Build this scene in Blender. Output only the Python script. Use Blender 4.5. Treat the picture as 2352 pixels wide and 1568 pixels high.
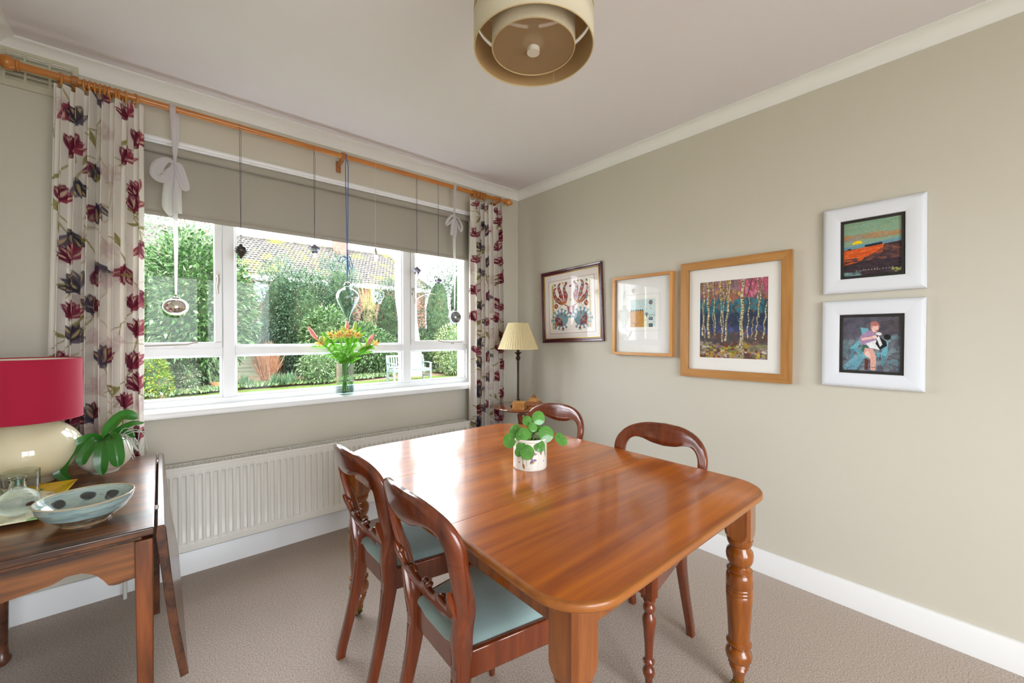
import bpy, bmesh, math, random
import numpy as np
from mathutils import Vector, Matrix
random.seed(7)
rng = np.random.default_rng(11)
for o in list(bpy.data.objects):
    bpy.data.objects.remove(o, do_unlink=True)
C = bpy.context.scene.collection
SC = bpy.context.scene
PI = math.pi

# ------------------------------------------------------------ camera, sky, light, exposure
def setup_camera():
    yaw, pit, rol = 0.70996, -0.013932, 0.0014
    f = Vector((math.sin(yaw)*math.cos(pit), math.cos(yaw)*math.cos(pit), math.sin(pit)))
    r = Vector((math.cos(yaw), -math.sin(yaw), 0)); u = r.cross(f)
    r2 = r*math.cos(rol) + u*math.sin(rol); u2 = -r*math.sin(rol) + u*math.cos(rol)
    M = Matrix(((r2.x, u2.x, -f.x, 0), (r2.y, u2.y, -f.y, 0), (r2.z, u2.z, -f.z, 0), (0, 0, 0, 1)))
    M.translation = (-2.47099, -2.79477, 1.28031)
    cam = bpy.data.cameras.new('camera'); cam.lens = 14.3758; cam.sensor_width = 36; cam.clip_start = 0.02; cam.clip_end = 300
    o = bpy.data.objects.new('camera', cam); C.objects.link(o); o.matrix_world = M
    SC.camera = o
setup_camera()
SC.view_settings.view_transform = 'Standard'
SC.view_settings.look = 'None'
SC.view_settings.gamma = 1.0
SC.view_settings.use_curve_mapping = False
SC.view_settings.exposure = 2.27
SKY = 2.6
w = bpy.data.worlds.new('sky'); SC.world = w; w.use_nodes = True
nt = w.node_tree; nt.nodes.clear()
_o = nt.nodes.new('ShaderNodeOutputWorld'); _b = nt.nodes.new('ShaderNodeBackground')
_tc = nt.nodes.new('ShaderNodeTexCoord'); _mp = nt.nodes.new('ShaderNodeMapping'); _nz = nt.nodes.new('ShaderNodeTexNoise'); _cr = nt.nodes.new('ShaderNodeValToRGB')
_nz.inputs['Scale'].default_value = 1.6; _nz.inputs['Detail'].default_value = 5
_cr.color_ramp.elements[0].position = .3; _cr.color_ramp.elements[0].color = (.80, .89, 1, 1)
_cr.color_ramp.elements[1].position = .65; _cr.color_ramp.elements[1].color = (.90, .95, 1, 1)
nt.links.new(_tc.outputs['Generated'], _mp.inputs[0]); nt.links.new(_mp.outputs[0], _nz.inputs['Vector'])
nt.links.new(_nz.outputs[0], _cr.inputs[0]); nt.links.new(_cr.outputs[0], _b.inputs[0]); _b.inputs[1].default_value = SKY
nt.links.new(_b.outputs[0], _o.inputs[0])
SUNL = bpy.data.lights.new('daylight_sun', 'SUN'); SUNL.energy = .5; SUNL.angle = math.radians(60); SUNL.color = (1, .97, .92)
_s = bpy.data.objects.new('daylight_sun', SUNL); C.objects.link(_s); _s.rotation_euler = (math.radians(42), 0, math.radians(-25))
def portal(name, loc, rot, sx, sy):
    L = bpy.data.lights.new(name, 'AREA'); L.shape = 'RECTANGLE'; L.size = sx; L.size_y = sy; L.energy = 1
    L.cycles.is_portal = True
    o = bpy.data.objects.new(name, L); C.objects.link(o); o.location = loc; o.rotation_euler = rot
portal('window_daylight_portal', (-1.55, .16, 1.42), (math.radians(-90), 0, 0), 2.2, 1.2)
portal('added_door_daylight_portal', (-2.0, -4.62, 1.1), (math.radians(90), 0, 0), 1.86, 2.2)  # sky portal for the added back opening

# ------------------------------------------------------------ materials
def lin(c):
    c = np.asarray(c, dtype=float)
    return np.where(c <= .04045, c/12.92, ((c+.055)/1.055)**2.4)
def H(h):
    h = h.lstrip('#'); return tuple(float(v) for v in lin([int(h[i:i+2], 16)/255 for i in (0, 2, 4)]))
MATS = {}
def mat(name, col=(.8, .8, .8), rough=.5, metal=0., spec=.5, trans=0., ior=1.45, alpha=1., coat=0., coatr=.1, sub=0., sheen=0., noise=None, bump=None, attr=None, trl=0.):
    """noise=(scale, detail, amount, stretch(xyz)) varies the own colour; bump=(scale, strength)"""
    if name in MATS: return MATS[name]
    m = bpy.data.materials.new(name); m.use_nodes = True; MATS[name] = m
    N = m.node_tree.nodes; L = m.node_tree.links
    b = N['Principled BSDF']
    col = H(col) if isinstance(col, str) else col
    b.inputs['Base Color'].default_value = (*col, 1)
    b.inputs['Roughness'].default_value = rough; b.inputs['Metallic'].default_value = metal
    b.inputs['Specular IOR Level'].default_value = spec; b.inputs['Transmission Weight'].default_value = trans
    b.inputs['IOR'].default_value = ior; b.inputs['Alpha'].default_value = alpha
    b.inputs['Coat Weight'].default_value = coat; b.inputs['Coat Roughness'].default_value = coatr
    b.inputs['Sheen Weight'].default_value = sheen
    if sub: b.inputs['Subsurface Weight'].default_value = sub; b.inputs['Subsurface Radius'].default_value = (.02, .015, .01)
    src = None
    if attr:
        a = N.new('ShaderNodeAttribute'); a.attribute_name = attr; src = a.outputs['Color']
        L.new(src, b.inputs['Base Color'])
    if noise or bump:
        tc = N.new('ShaderNodeTexCoord')
    if noise:
        sc, det, amt, st = noise
        mp = N.new('ShaderNodeMapping'); mp.inputs['Scale'].default_value = st
        L.new(tc.outputs['Object'], mp.inputs[0])
        nz = N.new('ShaderNodeTexNoise'); nz.inputs['Scale'].default_value = sc; nz.inputs['Detail'].default_value = det
        L.new(mp.outputs[0], nz.inputs['Vector'])
        mr = N.new('ShaderNodeMapRange'); mr.inputs['From Min'].default_value = .3; mr.inputs['From Max'].default_value = .7
        mr.inputs['To Min'].default_value = 1-amt; mr.inputs['To Max'].default_value = 1+amt
        L.new(nz.outputs[0], mr.inputs[0])
        mx = N.new('ShaderNodeVectorMath'); mx.operation = 'SCALE'
        if src: L.new(src, mx.inputs[0])
        else: mx.inputs[0].default_value = col
        L.new(mr.outputs[0], mx.inputs['Scale']); L.new(mx.outputs[0], b.inputs['Base Color'])
    if bump:
        nb = N.new('ShaderNodeTexNoise'); nb.inputs['Scale'].default_value = bump[0]; nb.inputs['Detail'].default_value = 3
        L.new(tc.outputs['Object'], nb.inputs['Vector'])
        bp = N.new('ShaderNodeBump'); bp.inputs['Strength'].default_value = bump[1]; bp.inputs['Distance'].default_value = .004
        L.new(nb.outputs[0], bp.inputs['Height']); L.new(bp.outputs[0], b.inputs['Normal'])
    if trl:
        out = N['Material Output']; t = N.new('ShaderNodeBsdfTranslucent'); ms = N.new('ShaderNodeMixShader'); ms.inputs[0].default_value = trl
        t.inputs[0].default_value = (*col, 1)
        if b.inputs['Base Color'].is_linked: L.new(b.inputs['Base Color'].links[0].from_socket, t.inputs[0])
        L.new(b.outputs[0], ms.inputs[1]); L.new(t.outputs[0], ms.inputs[2]); L.new(ms.outputs[0], out.inputs[0])
    return m
def wood(name, dark, light, axis=0, rough=.3, coat=.4, scale=1., coatr=.12, spec=.5, contrast=1.):
    """grain runs along the given object axis"""
    if name in MATS: return MATS[name]
    m = bpy.data.materials.new(name); m.use_nodes = True; MATS[name] = m
    N = m.node_tree.nodes; L = m.node_tree.links; b = N['Principled BSDF']
    tc = N.new('ShaderNodeTexCoord'); mp = N.new('ShaderNodeMapping')
    s = [26*scale]*3; s[axis] = 1.6*scale
    mp.inputs['Scale'].default_value = s
    L.new(tc.outputs['Object'], mp.inputs[0])
    n1 = N.new('ShaderNodeTexNoise'); n1.inputs['Scale'].default_value = 1.; n1.inputs['Detail'].default_value = 8; n1.inputs['Roughness'].default_value = .6; n1.inputs['Distortion'].default_value = .6
    L.new(mp.outputs[0], n1.inputs['Vector'])
    mp2 = N.new('ShaderNodeMapping'); s2 = [5*scale]*3; s2[axis] = 1.0*scale; mp2.inputs['Scale'].default_value = s2
    L.new(tc.outputs['Object'], mp2.inputs[0])
    n2 = N.new('ShaderNodeTexNoise'); n2.inputs['Scale'].default_value = 1.; n2.inputs['Detail'].default_value = 3; n2.inputs['Distortion'].default_value = 1.2
    L.new(mp2.outputs[0], n2.inputs['Vector'])
    ad = N.new('ShaderNodeMath'); ad.operation = 'MULTIPLY_ADD'; ad.inputs[1].default_value = .55
    L.new(n1.outputs[0], ad.inputs[0])
    m2 = N.new('ShaderNodeMath'); m2.operation = 'MULTIPLY'; m2.inputs[1].default_value = .45; L.new(n2.outputs[0], m2.inputs[0]); L.new(m2.outputs[0], ad.inputs[2])
    cr = N.new('ShaderNodeValToRGB'); d, l = H(dark), H(light)
    cr.color_ramp.elements[0].position = .5-.17/contrast; cr.color_ramp.elements[0].color = (*d, 1)
    cr.color_ramp.elements[1].position = .5+.15/contrast; cr.color_ramp.elements[1].color = (*l, 1)
    L.new(ad.outputs[0], cr.inputs[0]); L.new(cr.outputs[0], b.inputs['Base Color'])
    b.inputs['Roughness'].default_value = rough; b.inputs['Coat Weight'].default_value = coat; b.inputs['Coat Roughness'].default_value = coatr
    b.inputs['Specular IOR Level'].default_value = spec
    bp = N.new('ShaderNodeBump'); bp.inputs['Strength'].default_value = .12; bp.inputs['Distance'].default_value = .001
    L.new(n1.outputs[0], bp.inputs['Height']); L.new(bp.outputs[0], b.inputs['Normal'])
    return m
def paintmat(name, rough=.6, coat=0., trl=0., noise=None, bump=None, spec=.4, sheen=0.):
    return mat(name, rough=rough, coat=coat, coatr=.02, attr='paint', trl=trl, noise=noise, bump=bump, spec=spec, sheen=sheen)
def glass(name, col='#ffffff', rough=0., refl=1., edge=None):
    """thin pane: mostly clear with real reflection"""
    if name in MATS: return MATS[name]
    m = bpy.data.materials.new(name); m.use_nodes = True; MATS[name] = m
    N = m.node_tree.nodes; L = m.node_tree.links; N.remove(N['Principled BSDF'])
    t = N.new('ShaderNodeBsdfTransparent'); t.inputs[0].default_value = (*H(col), 1)
    g = N.new('ShaderNodeBsdfGlossy'); g.inputs['Roughness'].default_value = rough
    ge = N.new('ShaderNodeNewGeometry'); dp = N.new('ShaderNodeVectorMath'); dp.operation = 'DOT_PRODUCT'
    L.new(ge.outputs['Incoming'], dp.inputs[0]); L.new(ge.outputs['Normal'], dp.inputs[1])
    def mt(op, a, b=None):
        n = N.new('ShaderNodeMath'); n.operation = op
        for i, v in enumerate((a, b)):
            if v is None: continue
            if isinstance(v, (int, float)): n.inputs[i].default_value = v
            else: L.new(v, n.inputs[i])
        return n.outputs[0]
    fz = mt('ADD', mt('MULTIPLY', mt('POWER', mt('SUBTRACT', 1.0, mt('ABSOLUTE', dp.outputs['Value'])), 5.0 if edge is None else 2.5), .9*refl), .04*refl)
    if edge:
        mxc = N.new('ShaderNodeMix'); mxc.data_type = 'RGBA'; mxc.inputs['A'].default_value = (*H(col), 1); mxc.inputs['B'].default_value = (*H(edge), 1)
        L.new(mt('POWER', mt('SUBTRACT', 1.0, mt('ABSOLUTE', dp.outputs['Value'])), 2.0), mxc.inputs['Factor']); L.new(mxc.outputs['Result'], t.inputs[0])
    ms = N.new('ShaderNodeMixShader')
    L.new(fz, ms.inputs[0]); L.new(t.outputs[0], ms.inputs[1]); L.new(g.outputs[0], ms.inputs[2])
    L.new(ms.outputs[0], N['Material Output'].inputs[0])
    return m

# ------------------------------------------------------------ mesh builder
class MB:
    def __init__(s): s.v = []; s.f = []
    def add(s, vs, fs):
        n = len(s.v); s.v += [tuple(map(float, p)) for p in vs]; s.f += [tuple(i+n for i in f) for f in fs]; return s
    def box(s, x0, x1, y0, y1, z0, z1, M=None):
        vs = [Vector((x, y, z)) for x in (x0, x1) for y in (y0, y1) for z in (z0, z1)]
        if M is not None: vs = [M @ p for p in vs]
        return s.add(vs, [(0, 1, 3, 2), (4, 6, 7, 5), (0, 4, 5, 1), (2, 3, 7, 6), (0, 2, 6, 4), (1, 5, 7, 3)])
    def lathe(s, prof, n=32, c=(0, 0, 0), M=None, sx=1., sy=1., cap=True):
        """prof = [(r, z)...] bottom to top"""
        vs = []; fs = []
        for r, z in prof:
            for k in range(n):
                a = 2*PI*k/n; vs.append(Vector((c[0]+r*sx*math.cos(a), c[1]+r*sy*math.sin(a), c[2]+z)))
        for i in range(len(prof)-1):
            for k in range(n):
                k2 = (k+1) % n; fs.append((i*n+k, i*n+k2, (i+1)*n+k2, (i+1)*n+k))
        if cap:
            if prof[0][0] > 1e-6: fs.append(tuple(reversed(range(n))))
            if prof[-1][0] > 1e-6: fs.append(tuple((len(prof)-1)*n+k for k in range(n)))
        if M is not None: vs = [M @ p for p in vs]
        return s.add(vs, fs)
    def tube(s, pts, r, n=8, cap=True, flat=None):
        """r number or list; flat=(a,b) radii factors in the frame"""
        P = [Vector(p) for p in pts]; R = r if isinstance(r, (list, tuple)) else [r]*len(P)
        T = []
        for i in range(len(P)):
            t = (P[min(i+1, len(P)-1)]-P[max(i-1, 0)]); T.append(t.normalized() if t.length > 1e-9 else Vector((0, 0, 1)))
        up = Vector((0, 0, 1)) if abs(T[0].z) < .9 else Vector((1, 0, 0))
        a = T[0].cross(up).normalized(); vs = []; fs = []
        fa, fb = flat or (1, 1)
        for i, p in enumerate(P):
            a = (a - T[i]*a.dot(T[i])).normalized(); b = T[i].cross(a)
            for k in range(n):
                t = 2*PI*k/n; vs.append(p + a*math.cos(t)*R[i]*fa + b*math.sin(t)*R[i]*fb)
        for i in range(len(P)-1):
            for k in range(n):
                k2 = (k+1) % n; fs.append((i*n+k, i*n+k2, (i+1)*n+k2, (i+1)*n+k))
        if cap: fs.append(tuple(reversed(range(n)))); fs.append(tuple((len(P)-1)*n+k for k in range(n)))
        return s.add(vs, fs)
    def ball(s, c, rx, ry=None, rz=None, n=16, m=10, M=None):
        ry = ry or rx; rz = rz or rx; vs = []; fs = []
        for i in range(1, m):
            ph = PI*i/m
            for k in range(n):
                t = 2*PI*k/n; vs.append(Vector((rx*math.sin(ph)*math.cos(t), ry*math.sin(ph)*math.sin(t), -rz*math.cos(ph))))
        b = len(vs); vs += [Vector((0, 0, -rz)), Vector((0, 0, rz))]
        for i in range(m-2):
            for k in range(n):
                k2 = (k+1) % n; fs.append((i*n+k, i*n+k2, (i+1)*n+k2, (i+1)*n+k))
        for k in range(n):
            k2 = (k+1) % n; fs.append((b, k2, k)); fs.append((b+1, (m-2)*n+k, (m-2)*n+k2))
        if M is not None: vs = [M @ p for p in vs]
        vs = [p+Vector(c) for p in vs]
        return s.add(vs, fs)
    def grid(s, P, closed=False):
        """P[i][j] points; strip between rows"""
        n = len(P); m = len(P[0]); vs = [p for row in P for p in row]; fs = []
        for i in range(n-1):
            for j in range(m if closed else m-1):
                j2 = (j+1) % m; fs.append((i*m+j, i*m+j2, (i+1)*m+j2, (i+1)*m+j))
        return s.add(vs, fs)
    def loft(s, rings, cap=True):
        """closed rings of equal length"""
        n0 = len(s.v); s.grid(rings, closed=True); m = len(rings[0])
        if cap:
            s.f.append(tuple(n0+k for k in reversed(range(m)))); s.f.append(tuple(n0+(len(rings)-1)*m+k for k in range(m)))
        return s
    def prism(s, outline, z0, z1, axis=2):
        """outline 2D points extruded along axis"""
        def P(a, b, c): return (a, b, c) if axis == 2 else ((c, a, b) if axis == 0 else (a, c, b))
        return s.loft([[P(a, b, z0) for a, b in outline], [P(a, b, z1) for a, b in outline]])
def obj(name, mb, m, parent=None, bevel=0., seg=2, sub=0, smooth=35, solid=0., loc=None):
    me = bpy.data.meshes.new(name); me.from_pydata(mb.v, [], mb.f); me.update()
    bm = bmesh.new(); bm.from_mesh(me); bmesh.ops.recalc_face_normals(bm, faces=bm.faces) if not solid else None; bm.to_mesh(me); bm.free()
    if smooth:
        me.polygons.foreach_set('use_smooth', [True]*len(me.polygons))
        try: me.set_sharp_from_angle(angle=math.radians(smooth))
        except Exception: pass
    o = bpy.data.objects.new(name, me); C.objects.link(o)
    for mm in (m if isinstance(m, (list, tuple)) else [m]): me.materials.append(mm)
    if solid:
        md = o.modifiers.new('solid', 'SOLIDIFY'); md.thickness = solid; md.offset = 0
    if bevel:
        md = o.modifiers.new('bevel', 'BEVEL'); md.width = bevel; md.segments = seg; md.limit_method = 'ANGLE'; md.angle_limit = math.radians(40)
        md.harden_normals = False
    if sub:
        md = o.modifiers.new('sub', 'SUBSURF'); md.levels = sub; md.render_levels = sub
    if parent is not None: o.parent = parent
    if loc: o.location = loc
    return o
def thing(name, label, cat, loc=(0, 0, 0), rz=0., group=None):
    o = bpy.data.objects.new(name, None); C.objects.link(o); o.empty_display_size = .05
    o.location = loc; o.rotation_euler = (0, 0, rz); o['label'] = label; o['category'] = cat
    if group: o['group'] = group
    return o
def tag(o, label, cat, group=None):
    o['label'] = label; o['category'] = cat
    if group: o['group'] = group
    return o
def struct(name, mb, m, parent=None, **k):
    o = obj(name, mb, m, parent, **k)
    if parent is None: o['kind'] = 'structure'
    return o
def shift(mb, d):
    mb.v = [(x-d[0], y-d[1], z-d[2]) for x, y, z in mb.v]; return mb
def copy_tree(o, parent=None):
    c = o.copy(); C.objects.link(c)
    if parent is not None: c.parent = parent
    for ch in list(o.children): copy_tree(ch, c)
    return c
def catmull(pts, n):
    P = [np.array(p, float) for p in pts]; P = [2*P[0]-P[1]] + P + [2*P[-1]-P[-2]]; out = []
    m = len(P)-3
    for k in range(n+1):
        t = m*k/n; i = min(int(t), m-1); u = t-i; a, b, c, d = P[i:i+4]
        out.append(tuple(.5*((2*b)+(c-a)*u+(2*a-5*b+4*c-d)*u*u+(3*b-a-3*c+d)*u**3)))
    return out
def rrect(x0, x1, y0, y1, r, n=10):
    pts = []
    for cx, cy, a0 in ((x1-r, y1-r, 0), (x0+r, y1-r, 90), (x0+r, y0+r, 180), (x1-r, y0+r, 270)):
        for k in range(n+1):
            a = math.radians(a0+90*k/n); pts.append((cx+r*math.cos(a), cy+r*math.sin(a)))
    return pts
# ------------------------------------------------------------ painting pattern colours on fine meshes
class Canvas:
    """colour field w x h units, origin top left, px per unit"""
    def __init__(s, w, h, ppu, bg):
        s.w, s.h, s.k = w, h, ppu; s.W, s.H = int(round(w*ppu)), int(round(h*ppu))
        s.a = np.zeros((s.H, s.W, 3)); s.a[:] = [int(bg[i:i+2], 16)/255 for i in (1, 3, 5)]
    def col(s, c): return np.array([int(c[i:i+2], 16)/255 for i in (1, 3, 5)]) if isinstance(c, str) else np.asarray(c)
    def win(s, x0, x1, y0, y1):
        i0, i1 = max(0, int(y0*s.k)-1), min(s.H, int(y1*s.k)+2); j0, j1 = max(0, int(x0*s.k)-1), min(s.W, int(x1*s.k)+2)
        if i0 >= i1 or j0 >= j1: return None
        Y, X = np.mgrid[i0:i1, j0:j1]; return i0, i1, j0, j1, (X+.5)/s.k, (Y+.5)/s.k
    def put(s, wn, m, c, al):
        i0, i1, j0, j1 = wn[:4]; m = np.clip(m, 0, 1)[..., None]*al; s.a[i0:i1, j0:j1] = s.a[i0:i1, j0:j1]*(1-m)+s.col(c)*m
    def ell(s, cx, cy, rx, ry, ang, c, al=1., point=0.):
        R = max(rx, ry)*1.05; wn = s.win(cx-R, cx+R, cy-R, cy+R)
        if wn is None: return
        X, Y = wn[4]-cx, wn[5]-cy; ca, sa = math.cos(ang), math.sin(ang); U = (X*ca+Y*sa)/rx; V = (-X*sa+Y*ca)/ry
        if point: V = V/np.clip(1-point*np.clip(U, -1, 1)**2, .05, 1)
        d = np.sqrt(U*U+V*V); s.put(wn, (1-d)*min(rx, ry)*s.k+.5, c, al)
    def line(s, pts, wd, c, al=1.):
        for (xa, ya), (xb, yb) in zip(pts[:-1], pts[1:]):
            wn = s.win(min(xa, xb)-wd, max(xa, xb)+wd, min(ya, yb)-wd, max(ya, yb)+wd)
            if wn is None: continue
            X, Y = wn[4], wn[5]; dx, dy = xb-xa, yb-ya; L2 = dx*dx+dy*dy+1e-12
            t = np.clip(((X-xa)*dx+(Y-ya)*dy)/L2, 0, 1); d = np.hypot(X-xa-t*dx, Y-ya-t*dy); s.put(wn, (wd/2-d)*s.k+.5, c, al)
    def poly(s, pts, c, al=1.):
        xs = [p[0] for p in pts]; ys = [p[1] for p in pts]; wn = s.win(min(xs), max(xs), min(ys), max(ys))
        if wn is None: return
        X, Y = wn[4], wn[5]; ins = np.zeros(X.shape, bool); n = len(pts)
        for i in range(n):
            xa, ya = pts[i]; xb, yb = pts[(i+1) % n]
            if abs(yb-ya) < 1e-12: continue
            ins ^= ((ya > Y) != (yb > Y)) & (X < (xb-xa)*(Y-ya)/(yb-ya)+xa)
        s.put(wn, ins.astype(float), c, al)
    def rect(s, x0, x1, y0, y1, c, al=1.): s.poly([(x0, y0), (x1, y0), (x1, y1), (x0, y1)], c, al)
    def mottle(s, amt, cell=.03, seed=1):
        r = np.random.default_rng(seed); n = r.normal(0, 1, (int(s.h/cell)+3, int(s.w/cell)+3))
        Y, X = np.mgrid[0:s.H, 0:s.W]; y = Y/s.k/cell; x = X/s.k/cell; i, j = y.astype(int), x.astype(int); u, v = (y-i), (x-j)
        f = n[i, j]*(1-u)*(1-v)+n[i+1, j]*u*(1-v)+n[i, j+1]*(1-u)*v+n[i+1, j+1]*u*v
        s.a = np.clip(s.a*(1+amt*f[..., None]), 0, 1)
def painted(name, cv, fn, m, parent=None, smooth=True):
    """mesh grid with one vertex per canvas cell; fn(U, V) arrays in canvas units -> X, Y, Z arrays"""
    Hh, Ww = cv.H, cv.W; V, U = np.mgrid[0:Hh, 0:Ww]; U = U/(Ww-1)*cv.w; V = V/(Hh-1)*cv.h
    X, Y, Z = fn(U, V); co = np.stack([np.broadcast_to(q, U.shape) for q in (X, Y, Z)], -1).reshape(-1, 3)
    idx = np.arange(Hh*Ww).reshape(Hh, Ww); q = np.stack([idx[:-1, :-1], idx[1:, :-1], idx[1:, 1:], idx[:-1, 1:]], -1).reshape(-1, 4)
    me = bpy.data.meshes.new(name); me.vertices.add(len(co)); me.vertices.foreach_set('co', co.astype(np.float32).ravel())
    me.loops.add(q.size); me.loops.foreach_set('vertex_index', q.ravel().astype(np.int32))
    me.polygons.add(len(q)); me.polygons.foreach_set('loop_start', np.arange(0, q.size, 4, dtype=np.int32))
    me.polygons.foreach_set('use_smooth', np.full(len(q), smooth)); me.update(); me.validate()
    at = me.color_attributes.new('paint', 'FLOAT_COLOR', 'POINT'); c4 = np.ones((Hh*Ww, 4), np.float32); c4[:, :3] = lin(np.clip(cv.a, 0, 1)).reshape(-1, 3)
    at.data.foreach_set('color', c4.ravel())
    o = bpy.data.objects.new(name, me); C.objects.link(o); me.materials.append(m)
    if parent is not None: o.parent = parent
    return o
# ------------------------------------------------------------ room shell
XL, YB, HC = -3.0, -4.6, 2.565
M_WALL = mat('wall_paint', '#cfc9ba', rough=.75, spec=.25, bump=(260, .05))
M_CEIL = mat('ceiling_paint', '#e9e4e6', rough=.85, spec=.2)
M_WHITE = mat('white_gloss_paint', '#f1f1f0', rough=.32, spec=.5)
M_COVE = mat('coving_paint', '#f1f0ec', rough=.6, spec=.3)
M_CARPET = mat('carpet', '#baaa9d', rough=.95, spec=.1, noise=(200, 9, .42, (1, 1, 1)), bump=(420, .6), sheen=.15)
T = .28
mb = MB().box(XL-T, .3, YB-T, .28, -.25, 0); struct('floor', mb, M_CARPET, smooth=0)
mb = MB().box(XL-T, .3, YB-T, .28, HC, HC+.2); struct('ceiling', mb, M_CEIL, smooth=0)
mb = MB().box(0, .3, YB-T, .28, 0, HC); struct('wall_right', mb, M_WALL, smooth=0)
mb = MB().box(XL-T, XL, YB-T, .28, 0, HC); struct('wall_left', mb, M_WALL, smooth=0)
WX0, WX1, WZ0, WZ1 = -2.64, -.47, .86, 2.28
mb = MB().box(XL, WX0, 0, T, 0, HC).box(WX1, 0, 0, T, 0, HC).box(WX0, WX1, 0, T, 0, WZ0).box(WX0, WX1, 0, T, WZ1, HC)
struct('wall_front', mb, M_WALL, smooth=0)
DX0, DX1, DZ1 = -2.93, -1.05, 2.2
mb = MB().box(XL, DX0, YB-T, YB, 0, HC).box(DX1, 0, YB-T, YB, 0, HC).box(DX0, DX1, YB-T, YB, DZ1, HC)
struct('wall_back', mb, M_WALL, smooth=0)
def cove(p0, p1, inx, iny, name):
    """quarter-round coving between two points along the wall top; (inx,iny) points into the room; mitred 45 degrees"""
    d = (Vector(p1)-Vector(p0)).normalized(); rows = []
    prof = [(0, .065), (0, .0)]
    prof = [(.0, HC-2.5), (.003, HC-2.5), (.003, HC-2.5)]
    pr = [(0., 2.5), (.005, 2.5)] + [(.005+.055*(1-math.cos(t*PI/2/8)), 2.503+.055*math.sin(t*PI/2/8)) for t in range(9)] + [(.060, HC-.004), (.064, HC-.004), (.064, HC)]
    for s, P in ((1, p0), (-1, p1)):
        rows.append([(P[0]+inx*a+d.x*a*s, P[1]+iny*a+d.y*a*s, z) for a, z in pr])
    return MB().grid(rows)
for nm, a, b, ix, iy in (('trim_1', (XL, 0), (0, 0), 0, -1), ('trim_2', (0, 0), (0, YB), -1, 0), ('trim_3', (0, YB), (XL, YB), 0, 1), ('trim_4', (XL, YB), (XL, 0), 1, 0)):
    struct(nm, cove((*a, 0), (*b, 0), ix, iy, nm), M_COVE, smooth=30)
def skirting(name, p0, p1, inx, iny):
    d = (Vector((*p1, 0))-Vector((*p0, 0))).normalized(); pr = [(0, 0), (.018, 0), (.018, .068), (.0165, .072), (.0155, .108), (.011, .118), (.004, .1205), (0, .1205)]
    rows = [[(P[0]+inx*a+d.x*a*s, P[1]+iny*a+d.y*a*s, z) for a, z in pr] for s, P in ((1, p0), (-1, p1))]
    struct(name, MB().grid(rows), M_WHITE, smooth=30)
skirting('baseboard_front', (XL, 0), (0, 0), 0, -1)
skirting('baseboard_right', (0, 0), (0, YB), -1, 0)
skirting('baseboard_left', (XL, YB), (XL, 0), 1, 0)
# ---- front window
M_FR = mat('window_white_paint', '#f4f5f6', rough=.3)
M_GL = glass('window_glass', refl=.28)
M_PGL = glass('picture_glass', refl=.9)
FY0, FY1 = .06, .13
W = thing('window_1', '', '', (0, 0, 0)); del W['label']; del W['category']; W['kind'] = 'structure'
fr = MB()
def fbar(m, x0, x1, z0, z1, y0=FY0, y1=FY1): m.box(x0, x1, y0, y1, z0, z1)
fbar(fr, WX0, WX1, .872, .925); fbar(fr, WX0, WX1, 2.22, 2.29); fbar(fr, WX0, WX0+.05, .925, 2.22); fbar(fr, WX1-.052, WX1, .925, 2.22)
fbar(fr, -2.2, -2.142, .925, 2.22); fbar(fr, -1.093, -1.032, .925, 2.22); fbar(fr, WX0+.05, -2.2, 1.168, 1.215); fbar(fr, -2.142, -1.093, 1.168, 1.215); fbar(fr, -1.032, WX1-.052, 1.168, 1.215)
struct('window_frame', fr, M_FR, W, bevel=.004)
bd = MB()                                    # glazing beads set back a little
def bead(m, x0, x1, z0, z1, wd=.012, y0=.075, y1=.12):
    m.box(x0, x1, y0, y1, z0, z0+wd).box(x0, x1, y0, y1, z1-wd, z1).box(x0, x0+wd, y0, y1, z0+wd, z1-wd).box(x1-wd, x1, y0, y1, z0+wd, z1-wd)
for x0, x1, z0, z1 in ((WX0+.05, -2.2, .925, 1.168), (-2.142, -1.093, .925, 1.168), (-1.032, WX1-.052, .925, 1.168), (-2.142, -1.093, 1.215, 2.22)): bead(bd, x0, x1, z0, z1)
struct('glazing_bead', bd, M_FR, W, bevel=.003)
def sash(x0, x1, side):
    m = MB(); w_ = .034; y0, y1 = .052, .115
    m.box(x0, x1, y0, y1, 1.208, 1.242).box(x0, x1, y0, y1, 2.185, 2.22).box(x0, x0+w_, y0, y1, 1.242, 2.185).box(x1-w_, x1, y0, y1, 1.242, 2.185)
    return m
for (x0, x1, sd) in ((WX0+.045, -2.203, 1), (-1.03, WX1-.048, -1)):
    m = sash(x0, x1, sd)
    s_ = struct('opening_sash', m, M_FR, W, bevel=.004)
    hx = (x1-.017) if sd > 0 else (x0+.012)
    hm = MB().box(hx-.010, hx+.010, .043, .052, 1.588, 1.642).ball((hx, .038, 1.612), .011)
    hm.tube([(hx, .030, 1.612), (hx+.002*sd, .026, 1.59), (hx-.004*sd, .028, 1.55), (hx-.002*sd, .022, 1.515)], [.007, .008, .007, .004], 8)
    struct('window_handle', hm, mat('worn_white_metal', '#b9b3ab', rough=.35, metal=.3), s_, smooth=50)
    xs = (x0+.06, x0+.28) if sd > 0 else (x1-.30, x1-.06)
    st = MB().tube([(xs[0], .042, 1.225), ((xs[0]+xs[1])/2, .040, 1.229), (xs[1]-.045, .04, 1.231), (xs[1]-.02, .034, 1.24), (xs[1], .028, 1.241)] if sd > 0 else
                   [(xs[1], .042, 1.228), ((xs[0]+xs[1])/2, .040, 1.228), (xs[0]+.06, .04, 1.23), (xs[0]+.03, .034, 1.238), (xs[0], .028, 1.243)], .0045, 6)
    st.box(xs[1]-.10, xs[1]-.08, .036, .052, 1.214, 1.226)
    struct('casement_stay', st, mat('worn_white_metal'), s_)
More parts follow.
